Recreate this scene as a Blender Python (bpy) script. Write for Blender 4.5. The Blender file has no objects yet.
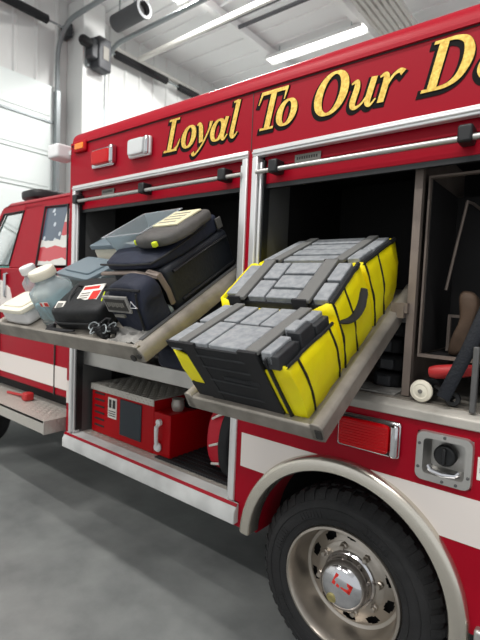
import bpy, math, random
from mathutils import Vector, Matrix, noise
random.seed(7)
PI = math.pi
S = bpy.context.scene
COL = S.collection

# ------------------------------------------------------------------ materials
def lin(c):
    out = []
    for v in c:
        v /= 255.0
        out.append(v/12.92 if v <= 0.04045 else ((v+0.055)/1.055)**2.4)
    return out + [1.0]

def mat(name, rgb, rough=.5, metal=0.0, var=0.0, vscale=8.0, bump=0.0, bscale=60.0, coat=0.0, emit=0.0,
        trans=0.0, rgb2=None, alpha=1.0, ior=1.45, spec=.5):
    m = bpy.data.materials.new(name); m.use_nodes = True
    nt = m.node_tree; b = nt.nodes['Principled BSDF']
    b.inputs['Base Color'].default_value = lin(rgb)
    b.inputs['Roughness'].default_value = rough
    b.inputs['Metallic'].default_value = metal
    b.inputs['Coat Weight'].default_value = coat
    b.inputs['Coat Roughness'].default_value = .06
    b.inputs['Transmission Weight'].default_value = trans
    b.inputs['Alpha'].default_value = alpha
    b.inputs['IOR'].default_value = ior
    b.inputs['Specular IOR Level'].default_value = spec
    if emit:
        b.inputs['Emission Color'].default_value = lin(rgb)
        b.inputs['Emission Strength'].default_value = emit
    tc = nt.nodes.new('ShaderNodeTexCoord')
    if var or rgb2:
        n = nt.nodes.new('ShaderNodeTexNoise'); n.inputs['Scale'].default_value = vscale
        n.inputs['Detail'].default_value = 5
        nt.links.new(tc.outputs['Object'], n.inputs['Vector'])
        r = nt.nodes.new('ShaderNodeValToRGB')
        r.color_ramp.elements[0].position = .35; r.color_ramp.elements[1].position = .65
        c1 = lin(rgb); c2 = lin(rgb2) if rgb2 else [v*(1-var) for v in c1[:3]]+[1]
        r.color_ramp.elements[0].color = c2; r.color_ramp.elements[1].color = c1
        nt.links.new(n.outputs['Fac'], r.inputs['Fac'])
        nt.links.new(r.outputs['Color'], b.inputs['Base Color'])
    if bump:
        n2 = nt.nodes.new('ShaderNodeTexNoise'); n2.inputs['Scale'].default_value = bscale
        n2.inputs['Detail'].default_value = 3
        nt.links.new(tc.outputs['Object'], n2.inputs['Vector'])
        bp = nt.nodes.new('ShaderNodeBump'); bp.inputs['Strength'].default_value = bump
        bp.inputs['Distance'].default_value = .01
        nt.links.new(n2.outputs['Fac'], bp.inputs['Height'])
        nt.links.new(bp.outputs['Normal'], b.inputs['Normal'])
    return m

def checker_plate(name, rgb):
    """aluminium diamond tread plate: two crossed families of short raised bars"""
    m = mat(name, rgb, rough=.42, metal=.45)
    nt = m.node_tree; b = nt.nodes['Principled BSDF']
    tc = nt.nodes.new('ShaderNodeTexCoord')
    hs = []
    for ang in (PI/4, -PI/4):
        mp = nt.nodes.new('ShaderNodeMapping'); mp.inputs['Rotation'].default_value = (0, 0, ang)
        mp.inputs['Scale'].default_value = (26, 52, 26)
        nt.links.new(tc.outputs['Object'], mp.inputs['Vector'])
        v = nt.nodes.new('ShaderNodeTexChecker'); v.inputs['Scale'].default_value = 1.0
        v.inputs['Color1'].default_value = (1, 1, 1, 1); v.inputs['Color2'].default_value = (0, 0, 0, 1)
        nt.links.new(mp.outputs['Vector'], v.inputs['Vector']); hs.append(v)
    mx = nt.nodes.new('ShaderNodeMath'); mx.operation = 'MULTIPLY'
    nt.links.new(hs[0].outputs['Fac'], mx.inputs[0]); nt.links.new(hs[1].outputs['Fac'], mx.inputs[1])
    bp = nt.nodes.new('ShaderNodeBump'); bp.inputs['Strength'].default_value = .62; bp.inputs['Distance'].default_value = .004
    nt.links.new(mx.outputs[0], bp.inputs['Height']); nt.links.new(bp.outputs['Normal'], b.inputs['Normal'])
    return m

M = dict(
 red=mat('red_gloss_paint', (151, 0, 27), .40, coat=.0, spec=.22),
 redd=mat('red_enamel', (172, 2, 14), .45, spec=.22),
 roofred=mat('red_roof_paint', (162, 2, 30), .4, coat=.0, spec=.25),
 white=mat('white_reflective_vinyl', (222, 214, 208), .45),
 wpaint=mat('white_sill_paint', (205, 206, 204), .45, var=.25, vscale=5),
 sillw=mat('worn_sill', (186, 182, 174), .5, metal=.2, var=.3, vscale=7),
 alu=mat('brushed_aluminium', (196, 194, 190), .36, metal=.85, var=.15, vscale=6),
 aluw=mat('weathered_aluminium', (158, 152, 143), .5, metal=.55, var=.35, vscale=9),
 anod=mat('satin_trim', (226, 226, 226), .3, metal=.55),
 chrome=mat('chrome', (205, 205, 208), .14, metal=1.0),
 steel=mat('polished_fender_steel', (214, 208, 196), .27, metal=.95, bump=.05, bscale=30),
 rim=mat('wheel_steel', (188, 180, 170), .33, metal=.9, var=.2, vscale=10),
 rubber=mat('tyre_rubber', (36, 36, 37), .75, var=.25, vscale=14, bump=.2, bscale=90),
 blackp=mat('black_plastic', (26, 27, 29), .45),
 black=mat('dark_interior_paint', (22, 20, 21), .7, var=.3),
 jamb=mat('grey_inner_jamb', (92, 92, 92), .5, metal=.3),
 shelfgrey=mat('taupe_shelf_rail', (128, 116, 108), .55, metal=.35, var=.2),
 plate=checker_plate('diamond_plate', (196, 192, 184)),
 platedk=checker_plate('dark_diamond_plate', (98, 98, 100)),
 matrub=mat('ribbed_black_rubber', (38, 38, 40), .7),
 gold=mat('gold_leaf', (240, 206, 104), .42, metal=.25, rgb2=(206, 166, 70), vscale=90),
 letblk=mat('black_letter_vinyl', (9, 8, 8), .6, spec=.15),
 redlens=mat('red_lens', (186, 0, 10), .25, spec=.35),
 amber=mat('amber_lens', (240, 128, 20), .18, coat=.5),
 clens=mat('clear_lens', (206, 208, 208), .2, coat=.5),
 yellow=mat('yellow_vinyl_fabric', (255, 244, 10), .5, rgb2=(246, 226, 6), vscale=7, bump=.5, bscale=14),
 blknyl=mat('black_nylon', (26, 27, 30), .75, bump=.3, bscale=200),
 webbing=mat('grey_webbing', (112, 112, 110), .85, bump=.4, bscale=260),
 webblk=mat('black_webbing', (34, 34, 36), .8, bump=.3, bscale=260),
 block=mat('grey_recycled_plastic', (152, 155, 158), .6, rgb2=(128, 132, 136), vscale=40, bump=.15, bscale=150),
 blockdk=mat('charcoal_recycled_plastic', (52, 54, 57), .6, var=.3, vscale=25),
 navy=mat('navy_nylon', (29, 35, 54), .7, var=.35, vscale=6, bump=.5, bscale=24),
 navydk=mat('dark_navy_shell', (24, 28, 36), .55, bump=.15, bscale=60),
 greycl=mat('grey_canvas', (92, 90, 88), .85, var=.25, vscale=14, bump=.5, bscale=20),
 cream=mat('cream_card', (228, 222, 186), .6, var=.12, vscale=60),
 creamlid=mat('cream_plastic', (232, 226, 208), .45),
 whitepl=mat('white_plastic', (226, 226, 226), .4),
 frost=mat('frosted_clear_plastic', (222, 234, 238), .2, trans=.72, ior=1.2),
 frostblue=mat('pale_blue_packets', (150, 190, 196), .5, var=.4, vscale=30),
 tote=mat('grey_tote_plastic', (112, 122, 124), .45),
 totelid=mat('blue_grey_lid', (112, 126, 134), .42),
 casebl=mat('black_case_nylon', (25, 26, 28), .6, bump=.3, bscale=40),
 labelw=mat('white_label', (226, 222, 214), .5),
 labelr=mat('red_label_ink', (206, 40, 30), .5),
 labelg=mat('grey_print', (120, 118, 112), .6),
 ink=mat('dark_print', (48, 46, 44), .6),
 hivis=mat('lime_yellow_webbing', (212, 226, 40), .5),
 tan=mat('tan_leather', (84, 66, 52), .7, var=.3, vscale=12),
 redpack=mat('red_pack_fabric', (190, 14, 40), .55, bump=.2, bscale=30),
 brass=mat('brass', (190, 178, 120), .3, metal=.8),
 gauge=mat('grey_gauge_glass', (168, 164, 156), .3, metal=.3),
 winblk=mat('dark_window', (34, 44, 52), .35),
 glass=mat('vehicle_glass', (116, 168, 160), .03, trans=.94, ior=1.1),
 seat=mat('grey_seat_cloth', (70, 72, 76), .9),
 concrete=None,
 wallp=mat('white_liner_panel', (222, 224, 222), .6),
 doorp=mat('pale_door_panel', (226, 234, 232), .55),
 galv=mat('galvanised_track', (140, 146, 148), .45, metal=.5),
 colw=mat('white_column_paint', (226, 228, 226), .6),
 springm=mat('black_spring', (32, 33, 36), .6),
 ceil=mat('white_ceiling_liner', (244, 244, 244), .7),
 pipew=mat('white_pipe', (214, 212, 206), .5),
 piped=mat('dark_pipe', (62, 62, 66), .5),
 led=mat('lit_diffuser', (255, 252, 246), .5, emit=4.0),
 opener=mat('charcoal_motor_housing', (58, 60, 64), .5),
 duct=mat('grey_duct_steel', (84, 86, 88), .8),
 darkhole=mat('dark_opening', (22, 22, 24), .8),
 strapdk=mat('dark_blue_strap', (13, 18, 27), .7, bump=.3, bscale=120),
 handlered=mat('red_rubber_grip', (170, 38, 40), .5),
 clothlt=mat('pale_grey_cloth', (150, 148, 144), .85, var=.4, vscale=18),
)

def concrete():
    m = mat('sealed_concrete', (142, 143, 141), .34)
    nt = m.node_tree; b = nt.nodes['Principled BSDF']
    tc = nt.nodes.new('ShaderNodeTexCoord')
    n = nt.nodes.new('ShaderNodeTexNoise'); n.inputs['Scale'].default_value = 1.6; n.inputs['Detail'].default_value = 8
    n.inputs['Roughness'].default_value = .62
    nt.links.new(tc.outputs['Object'], n.inputs['Vector'])
    r = nt.nodes.new('ShaderNodeValToRGB')
    r.color_ramp.elements[0].position = .3; r.color_ramp.elements[1].position = .72
    r.color_ramp.elements[0].color = lin((104, 106, 106)); r.color_ramp.elements[1].color = lin((146, 148, 146))
    nt.links.new(n.outputs['Fac'], r.inputs['Fac']); nt.links.new(r.outputs['Color'], b.inputs['Base Color'])
    r2 = nt.nodes.new('ShaderNodeMapRange'); r2.inputs['To Min'].default_value = .25; r2.inputs['To Max'].default_value = .5
    nt.links.new(n.outputs['Fac'], r2.inputs['Value']); nt.links.new(r2.outputs['Result'], b.inputs['Roughness'])
    bp = nt.nodes.new('ShaderNodeBump'); bp.inputs['Strength'].default_value = .06
    nt.links.new(n.outputs['Fac'], bp.inputs['Height']); nt.links.new(bp.outputs['Normal'], b.inputs['Normal'])
    return m
M['concrete'] = concrete()

def flag_material():
    """faded flag print on the cab's rear door glass: starred canton at the front, wavy stripes"""
    m = mat('flag_window_print', (200, 200, 200), .2, coat=.5)
    nt = m.node_tree; b = nt.nodes['Principled BSDF']; L = nt.links.new
    tc = nt.nodes.new('ShaderNodeTexCoord'); sx = nt.nodes.new('ShaderNodeSeparateXYZ'); L(tc.outputs['Object'], sx.inputs[0])
    def math_(op, a, c, d=None):
        k = nt.nodes.new('ShaderNodeMath'); k.operation = op
        for i, v in enumerate((a, c, d)):
            if v is None: continue
            if isinstance(v, (int, float)): k.inputs[i].default_value = v
            else: L(v, k.inputs[i])
        return k.outputs[0]
    nz = nt.nodes.new('ShaderNodeTexNoise'); nz.inputs['Scale'].default_value = 5; L(tc.outputs['Object'], nz.inputs['Vector'])
    z = math_('ADD', sx.outputs['Z'], math_('MULTIPLY', nz.outputs['Fac'], .09))
    st = math_('GREATER_THAN', math_('SINE', math_('MULTIPLY', z, 30.0), 0), 0.0)
    mx = nt.nodes.new('ShaderNodeMix'); mx.data_type = 'RGBA'
    mx.inputs['A'].default_value = lin((206, 206, 200)); mx.inputs['B'].default_value = lin((186, 62, 70)); L(st, mx.inputs['Factor'])
    vo = nt.nodes.new('ShaderNodeTexVoronoi'); vo.inputs['Scale'].default_value = 13; L(tc.outputs['Object'], vo.inputs['Vector'])
    stars = math_('LESS_THAN', vo.outputs['Distance'], .24)
    m2 = nt.nodes.new('ShaderNodeMix'); m2.data_type = 'RGBA'
    m2.inputs['A'].default_value = lin((78, 92, 108)); m2.inputs['B'].default_value = lin((190, 198, 206)); L(stars, m2.inputs['Factor'])
    can = math_('MULTIPLY', math_('GREATER_THAN', z, 2.05), math_('LESS_THAN', sx.outputs['X'], -3.40))
    m3 = nt.nodes.new('ShaderNodeMix'); m3.data_type = 'RGBA'
    L(mx.outputs['Result'], m3.inputs['A']); L(m2.outputs['Result'], m3.inputs['B']); L(can, m3.inputs['Factor'])
    L(m3.outputs['Result'], b.inputs['Base Color'])
    return m
M['flag'] = flag_material()

# ------------------------------------------------------------------ mesh builder
class MB:
    def __init__(s): s.v = []; s.f = []
    def add(s, verts, faces, T=None):
        o = len(s.v)
        for p in verts:
            p = Vector(p)
            s.v.append(T @ p if T else p)
        s.f += [tuple(i+o for i in f) for f in faces]
        return s
    def box(s, x0, x1, y0, y1, z0, z1, T=None):
        return s.add([(x0,y0,z0),(x1,y0,z0),(x1,y1,z0),(x0,y1,z0),(x0,y0,z1),(x1,y0,z1),(x1,y1,z1),(x0,y1,z1)],
              [(3,2,1,0),(4,5,6,7),(0,1,5,4),(1,2,6,5),(2,3,7,6),(3,0,4,7)], T)
    def prism(s, poly, axis, d0, d1, T=None):
        a = sum(poly[i][0]*poly[(i+1)%len(poly)][1]-poly[(i+1)%len(poly)][0]*poly[i][1] for i in range(len(poly)))
        if a < 0: poly = poly[::-1]
        def P(q, d):
            return {'x': (d, q[0], q[1]), 'y': (q[0], d, q[1]), 'z': (q[0], q[1], d)}[axis]
        n = len(poly)
        vs = [P(q, d0) for q in poly] + [P(q, d1) for q in poly]
        fs = [tuple(range(n))[::-1], tuple(range(n, 2*n))] + [(i, (i+1) % n, (i+1) % n+n, i+n) for i in range(n)]
        if axis == 'y': fs = [f[::-1] for f in fs]
        return s.add(vs, fs, T)
    def tube(s, pts, r, n=10, closed=False, T=None, flat=1.0):
        pts = [Vector(p) for p in pts]; m = len(pts); vs = []; fs = []
        prev = None
        for i, p in enumerate(pts):
            if closed: t = pts[(i+1) % m]-pts[i-1]
            else: t = pts[min(i+1, m-1)]-pts[max(i-1, 0)]
            t.normalize()
            if prev is None:
                up = Vector((0, 0, 1)) if abs(t.z) < .9 else Vector((0, 1, 0))
                a = t.cross(up).normalized()
            else:
                a = (prev-t*prev.dot(t)).normalized()
            prev = a; b = t.cross(a)
            rr = r[i] if isinstance(r, (list, tuple)) else r
            for k in range(n):
                g = 2*PI*k/n
                vs.append(p+a*(rr*math.cos(g))+b*(rr*flat*math.sin(g)))
        for i in range(m if closed else m-1):
            j = (i+1) % m
            for k in range(n):
                k2 = (k+1) % n
                fs.append((i*n+k, i*n+k2, j*n+k2, j*n+k))
        if not closed:
            fs.append(tuple(range(n))[::-1]); fs.append(tuple(range((m-1)*n, m*n)))
        return s.add(vs, fs, T)
    def lathe(s, prof, n=32, T=None, a0=0.0, a1=2*PI, closed_prof=False, cap=True):
        """profile of (radius, height) around local z"""
        full = abs(a1-a0-2*PI) < 1e-6; m = len(prof); vs = []; fs = []
        st = n if full else n+1
        for i in range(st):
            g = a0+(a1-a0)*i/n
            for r, h in prof: vs.append((r*math.cos(g), r*math.sin(g), h))
        for i in range(n):
            j = (i+1) % st
            for k in range(m if closed_prof else m-1):
                k2 = (k+1) % m
                fs.append((i*m+k, j*m+k, j*m+k2, i*m+k2))
        if closed_prof and not full:
            fs.append(tuple(range(m))); fs.append(tuple(range((st-1)*m, st*m))[::-1])
        if not closed_prof and full and cap:
            if prof[0][0] > 1e-5: fs.append(tuple(i*m for i in range(st))[::-1])
            if prof[-1][0] > 1e-5: fs.append(tuple(i*m+m-1 for i in range(st)))
        return s.add(vs, fs, T)
    def soft(s, x0, x1, y0, y1, z0, z1, e=7.0, n=10, puff=.0, ns=5.0, T=None, seed=0, shape=None):
        """cushion-like rounded box (superellipsoid) with optional lumps"""
        idx = {}; vs = []; fs = []
        c = Vector(((x0+x1)/2, (y0+y1)/2, (z0+z1)/2)); h = Vector(((x1-x0)/2, (y1-y0)/2, (z1-z0)/2))
        def vert(i, j, k):
            key = (i, j, k)
            if key not in idx:
                p = Vector([math.sin((2*q/n-1)*PI/2*.999)*.55+(2*q/n-1)*.45 for q in key])
                d = (abs(p.x)**e+abs(p.y)**e+abs(p.z)**e)**(1/e)
                q = p/d
                w = Vector((c.x+q.x*h.x, c.y+q.y*h.y, c.z+q.z*h.z))
                if puff:
                    k2 = noise.noise(w*ns+Vector((seed*3.7, seed*1.3, 0)))
                    w += Vector((q.x, q.y, q.z if q.z > -.6 else 0)).normalized()*puff*k2
                if shape: w = Vector(shape(w, q))
                idx[key] = len(vs); vs.append(w)
            return idx[key]
        for a in range(n):
            for b in range(n):
                fs.append((vert(a,b,0),vert(a,b+1,0),vert(a+1,b+1,0),vert(a+1,b,0)))
                fs.append((vert(a,b,n),vert(a+1,b,n),vert(a+1,b+1,n),vert(a,b+1,n)))
                fs.append((vert(a,0,b),vert(a+1,0,b),vert(a+1,0,b+1),vert(a,0,b+1)))
                fs.append((vert(a,n,b),vert(a,n,b+1),vert(a+1,n,b+1),vert(a+1,n,b)))
                fs.append((vert(0,a,b),vert(0,a,b+1),vert(0,a+1,b+1),vert(0,a+1,b)))
                fs.append((vert(n,a,b),vert(n,a+1,b),vert(n,a+1,b+1),vert(n,a,b+1)))
        return s.add(vs, fs, T)
    def build(s, name, m, parent=None, bevel=0, seg=2, smooth=True, angle=40, **props):
        me = bpy.data.meshes.new(name); me.from_pydata([tuple(v) for v in s.v], [], s.f); me.validate()
        me.materials.append(M[m] if isinstance(m, str) else m)
        if smooth:
            me.polygons.foreach_set('use_smooth', [True]*len(me.polygons))
            me.set_sharp_from_angle(angle=math.radians(angle))
        o = bpy.data.objects.new(name, me); COL.objects.link(o)
        if parent: o.parent = parent
        if bevel:
            b = o.modifiers.new('bevel', 'BEVEL'); b.width = bevel; b.segments = seg; b.limit_method = 'ANGLE'
            b.angle_limit = math.radians(40); b.harden_normals = False
        for k, v in props.items(): o[k] = v
        return o

def lozenges(mb, x0, x1, y0, y1, z, p=.034, T=None):
    ny = int((y1-y0)/p); nx = int((x1-x0)/p)
    for i in range(nx):
        for j in range(ny):
            cx = x0+(i+.5)*(x1-x0)/nx; cy = y0+(j+.5)*(y1-y0)/ny
            g = PI/4 if (i+j) % 2 else -PI/4
            a = Vector((math.cos(g), math.sin(g), 0))*p*.52; b_ = Vector((-math.sin(g), math.cos(g), 0))*p*.17
            c_ = Vector((cx, cy, z)); h_ = Vector((0, 0, .0028))
            mb.add([c_-a, c_-b_, c_+a, c_+b_, c_+h_-a*.45, c_+h_+a*.45], [(0,1,5,4),(1,2,5),(2,3,4,5),(3,0,4)], T)
def thing(name, label, cat, loc=(0,0,0), rot=(0,0,0), group=None, kind=None):
    o = bpy.data.objects.new(name, None); COL.objects.link(o); o.empty_display_size = .1
    o.location = loc; o.rotation_euler = rot
    tag(o, label, cat, group, kind)
    return o
def tag(o, label, cat, group=None, kind=None):
    o['label'] = label; o['category'] = cat
    if group: o['group'] = group
    if kind: o['kind'] = kind
    return o
def struct(o, label=None, cat=None):
    o['kind'] = 'structure'
    if label: o['label'] = label
    if cat: o['category'] = cat
    return o
RY = Matrix.Rotation(PI/2, 4, 'X')        # local z -> -y (towards the viewer's side)
def axis_y(x, y, z): return Matrix.Translation((x, y, z)) @ RY
def axis_x(x, y, z): return Matrix.Translation((x, y, z)) @ Matrix.Rotation(PI/2, 4, 'Y')

# ------------------------------------------------------------------ lettering made of pen strokes
def catmull(pts, closed, sub=7):
    n = len(pts); out = []
    for i in range(n if closed else n-1):
        p0 = pts[(i-1) % n] if (closed or i > 0) else pts[0]
        p1 = pts[i]; p2 = pts[(i+1) % n]
        p3 = pts[(i+2) % n] if (closed or i+2 < n) else pts[-1]
        for k in range(sub):
            t = k/sub
            out.append(tuple(.5*((2*b)+(-a+c)*t+(2*a-5*b+4*c-d)*t*t+(-a+3*b-3*c+d)*t**3) for a, b, c, d in zip(p0, p1, p2, p3)))
    if not closed: out.append(tuple(pts[-1]))
    return out
def ring(cx, cz, rx, rz, ws, wt, a0=0, a1=2*PI, n=20):
    out = []
    for i in range(n):
        g = a0+(a1-a0)*i/n
        out.append((cx+rx*math.cos(g), cz+rz*math.sin(g), wt+(ws-wt)*abs(math.cos(g))**1.3))
    return out
GL = {
 'L': [([(.26,.03,.19),(.26,.97,.19)],0),([(.04,.965,.06),(.5,.965,.06)],0),([(.02,.035,.065),(.62,.035,.075)],0),([(.52,.05,.09),(.62,.14,.08),(.68,.34,.03)],0)],
 'o': [(ring(.31,.33,.215,.30,.19,.06),1)],
 'y': [([(.0,.6,.04),(.1,.62,.1),(.2,.45,.16),(.3,.08,.15)],0),([(.58,.62,.13),(.54,.38,.07),(.38,.02,.065),(.2,-.2,.06),(.08,-.25,.09),(.02,-.17,.12)],0)],
 'a': [(ring(.27,.31,.2,.28,.17,.06),1),([(.55,.63,.13),(.5,.3,.15),(.5,.1,.14),(.58,.02,.07),(.68,.14,.035)],0)],
 'l': [([(.24,1.0,.15),(.23,.5,.15),(.23,.12,.15),(.32,.02,.08),(.43,.14,.035)],0),([(.08,.97,.05),(.24,.985,.06)],0)],
 'T': [([(.46,.03,.18),(.46,.97,.18)],0),([(.04,.95,.09),(.9,.95,.09)],0),([(.08,.96,.08),(.02,.68,.03)],0),([(.87,.96,.08),(.85,.68,.03)],0),([(.24,.03,.06),(.68,.03,.06)],0)],
 'O': [(ring(.45,.5,.34,.465,.22,.065),1)],
 'u': [([(.0,.58,.04),(.12,.61,.1),(.16,.45,.15),(.14,.15,.15),(.22,.03,.09),(.36,.08,.055),(.48,.25,.05)],0),([(.54,.63,.15),(.52,.3,.15),(.52,.1,.14),(.6,.02,.07),(.7,.14,.035)],0)],
 'r': [([(.0,.58,.04),(.12,.61,.1),(.17,.45,.15),(.16,.02,.15)],0),([(.2,.33,.06),(.3,.53,.065),(.43,.61,.09),(.53,.55,.13)],0)],
 'D': [([(.25,.03,.19),(.25,.97,.19)],0),([(.04,.035,.065),(.36,.035,.065)],0),([(.04,.965,.065),(.36,.965,.065)],0),([(.25,.965,.065),(.5,.955,.08),(.72,.84,.14),(.83,.55,.21),(.76,.22,.16),(.55,.06,.085),(.25,.035,.065)],0)],
 'e': [([(.12,.30,.05),(.3,.34,.05),(.46,.45,.08),(.42,.58,.06),(.3,.61,.07),(.16,.48,.14),(.1,.25,.18),(.18,.07,.11),(.32,.03,.065),(.48,.15,.04)],0)],
}
SLANT = .24
def letter(mb, ch, x, z, sx, sz, y, grow=0.0, dx=0, dz=0):
    y0_ = y
    for si, (pts, closed) in enumerate(GL[ch]):
        y = y0_-.00022*si
        straight = len(pts) == 2
        P = pts if straight else catmull(pts, closed, 4 if closed else 7)
        if straight: P = [tuple(a+(b-a)*t for a, b in zip(pts[0], pts[1])) for t in (0, .5, 1)]
        n = len(P); L = []; R = []
        for i, (a, b, w) in enumerate(P):
            if closed: q0, q1 = P[i-1], P[(i+1) % n]
            else: q0, q1 = P[max(i-1, 0)], P[min(i+1, n-1)]
            t = Vector((q1[0]-q0[0], q1[1]-q0[1])); t.normalize(); nn = Vector((-t.y, t.x))
            hw = w/2+grow
            ea = eb = 0
            if not closed and i == 0: ea, eb = -t.x*grow, -t.y*grow
            if not closed and i == n-1: ea, eb = t.x*grow, t.y*grow
            for lst, sg in ((L, 1), (R, -1)):
                gx = a+ea+nn.x*hw*sg; gz = b+eb+nn.y*hw*sg
                lst.append((x+dx+sx*gx+sz*SLANT*(gz-.3), z+dz+sz*gz))
        vs = [(p[0], y, p[1]) for p in L]+[(p[0], y, p[1]) for p in R]
        vs += [(p[0], y+.0012, p[1]) for p in L]+[(p[0], y+.0012, p[1]) for p in R]
        fs = []
        for i in range(n if closed else n-1):
            j = (i+1) % n
            fs.append((i, j, n+j, n+i)); fs.append((2*n+i, 3*n+i, 3*n+j, 2*n+j))
            fs.append((i, 2*n+i, 2*n+j, j)); fs.append((n+i, n+j, 3*n+j, 3*n+i))
        if not closed:
            fs.append((0, n, 3*n, 2*n)); fs.append((n-1, 3*n-1, 4*n-1, 2*n-1))
        mb.add(vs, fs)

# block capitals for small labels (5x7 dot style strokes), drawn as thin bars
SEG = {'A':['01','10','12','23x'],}

# ================================================================== THE SETTING
FZ = -0.02
f_ = MB(); f_.box(-9, 5, -9, 14, FZ-.1, FZ); struct(f_.build('floor', 'concrete', smooth=False), 'smooth sealed grey concrete floor', 'floor')
w = MB()
w.box(-9.2, -9.0, -9, 14, FZ, 7.6)
x = -9.0
yy = -9.0
while yy < 14:                                 # ribs of the liner panel
    w.prism([(-9.0, yy), (-8.965, yy+.03), (-8.965, yy+.07), (-9.0, yy+.1)], 'z', 5.6, 7.4); yy += .42
struct(w.build('wall_front', 'wallp', smooth=False), 'white ribbed steel end wall above the overhead doors', 'wall')
w = MB(); w.box(-9, 5, 14, 14.2, FZ, 7.6)
xx = -9.0
while xx < 5:
    w.prism([(xx, 14.0), (xx+.03, 13.965), (xx+.07, 13.965), (xx+.1, 14.0)], 'z', 0, 7.4); xx += .42
struct(w.build('wall_side', 'wallp', smooth=False), 'white ribbed side wall far behind the truck', 'wall')
c = MB(); c.box(-9, 5, -9, 14, 7.4, 7.6)
yy = -8.5
while yy < 14: c.box(-9, 5, yy, yy+.035, 7.365, 7.4); yy += .6
struct(c.build('ceiling', 'ceil', smooth=False), 'white ribbed steel ceiling liner', 'ceiling')
b = MB()
for xx in (-6.6, -4.4, -2.2, 0.2): b.box(xx, xx+.14, -9, 14, 7.2, 7.36)
struct(b.build('trim_1', 'ceil', smooth=False), 'white purlins crossing the ceiling', 'beam')

def door(name, y0, y1, top, label):
    d = thing(name, label, 'overhead door', (-8.9, (y0+y1)/2, FZ), kind='structure')
    T = Matrix.Translation((8.9, -(y0+y1)/2, -FZ))
    mb = MB(); z = 0.0
    while z < top-.05:
        mb.box(-8.98, -8.93, y0, y1, z+.012, min(z+.69, top), T)
        mb.box(-8.93, -8.915, y0+.1, y1-.1, z+.09, min(z+.62, top-.05), T); z += .70
    mb.build('door_panel', 'doorp', d, smooth=False)
    r = MB(); r.box(-8.93, -8.90, y0, y1, 4.86, 4.90, T); r.build('strut', 'galv', d, smooth=False)
    for ys in (y0-.02, y1+.02):
        t = MB(); pts = [(-8.85, ys, FZ+.02), (-8.85, ys, 6.1)]
        for k in range(1, 9):
            g = PI/2*k/8; pts.append((-8.25-.6*math.cos(g), ys, 6.1+.65*math.sin(g)))
        pts += [(-3.0, ys, 6.75), (0.0, ys, 6.75)]
        t.tube(pts, .045, 8, T=T); t.build('track', 'galv', d)
        a = MB(); a.box(-8.99, -8.8, ys-.03, ys+.05, 0, 5.5, T); a.build('track_bracket', 'galv', d, smooth=False)
    sh = MB(); sh.tube([(-8.75, y0-.3, 6.72), (-8.75, y1+.35, 6.72)], .02, 8, T=T); sh.build('spring_shaft', 'galv', d)
    for ys in ((y0+.2, y0+1.7), (y0+2.1, y1-.25)) if y0 > 0 else ((y0+.2, y0+1.7), (y1-1.8, y1-.25)):
        s_ = MB(); k = int((ys[1]-ys[0])/.03)
        prof = []
        for i in range(k*2+1): prof.append((.085 if i % 2 else .072, (ys[1]-ys[0])*i/(k*2)))
        s_.lathe([(0, 0)]+prof+[(0, ys[1]-ys[0])], 14, T @ Matrix.Translation((-8.75, ys[0], 6.72)) @ Matrix.Rotation(-PI/2, 4, 'X'))
        s_.build('torsion_spring', 'springm', d)
    for ys in (y0-.2, y1+.2):
        p_ = MB(); p_.box(-8.99, -8.7, ys-.05, ys+.05, 6.6, 6.85, T); p_.build('shaft_bracket', 'opener', d, bevel=.01)
    return d
door('door_1', -1.6, 3.15, 5.6, 'pale sectional overhead door behind the truck cab')
door('door_2', 4.25, 8.6, 5.6, 'second overhead door right of the white column')
cl = MB(); cl.box(-8.98, -8.4, 3.45, 3.95, FZ, 7.36); cl.box(-8.99, -8.36, 3.41, 3.99, FZ, FZ+.1)
struct(cl.build('pillar', 'colw', bevel=.02), 'white boxed column between the two overhead doors', 'column')

op = thing('door_opener', 'dark grey door motor box mounted high on the white column', 'door opener', (-8.25, 3.72, 5.95), (0, .0, .12))
m_ = MB(); m_.box(-.12, .14, -.12, .2, 0, .62); m_.box(-.12, .1, -.26, -.10, .15, .52); m_.build('housing', 'opener', op, bevel=.03)
m_ = MB(); m_.lathe([(0, 0), (.1, 0), (.1, .16), (.07, .2), (0, .2)], 16, Matrix.Translation((0, -.25, .42)) @ Matrix.Rotation(PI/2, 4, 'X')); m_.build('motor', 'blackp', op)
m_ = MB(); m_.box(.14, .15, -.02, .12, .2, .45); m_.build('cover_label', 'labelg', op, smooth=False)
m_ = MB(); m_.box(-.2, -.11, -.2, .15, .05, .55); m_.build('mounting_plate', 'galv', op, smooth=False)

def pipe(pts, r, m, name, label, cat):
    mb = MB(); mb.tube(pts, r, 10); return tag(mb.build(name, m), label, cat)
pipe([(-8.6, 5.0, 6.8), (-6, 4.95, 6.8), (-2, 4.9, 6.8), (3, 4.8, 6.8)], .06, 'pipew', 'conduit', 'white straight pipe under the ceiling running out from the column', 'pipe')
pipe([(-6.2, 5.6, 7.02), (-3, 5.62, 7.02), (-.5, 5.65, 7.02)], .04, 'piped', 'gas_pipe', 'dark straight pipe under the ceiling, lower one nearest the truck roof', 'pipe')
pipe([(-7.55, 5.4, 7.1), (-6.2, 5.42, 7.1), (-1, 5.45, 7.1)], .035, 'piped', 'gas_pipe', 'thin dark pipe under the ceiling beside the round duct', 'pipe')
pipe([(-8.92, 4.0, 6.95), (-8.92, 9.5, 6.95), (-8.92, 13.9, 6.95)], .05, 'pipew', 'conduit', 'white pipe along the end wall above the second door', 'pipe')
fan = thing('exhaust_duct', 'round grey duct with dark open end hanging under the ceiling', 'duct', (-6.9, 3.75, 6.72))
m_ = MB(); T = Matrix.Rotation(PI/2, 4, 'Y')
m_.lathe([(.12, 0), (.175, 0), (.175, -.05), (.155, -.05), (.155, -.85), (.12, -.85)], 28, T, closed_prof=True); m_.build('duct_shell', 'duct', fan)
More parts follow.
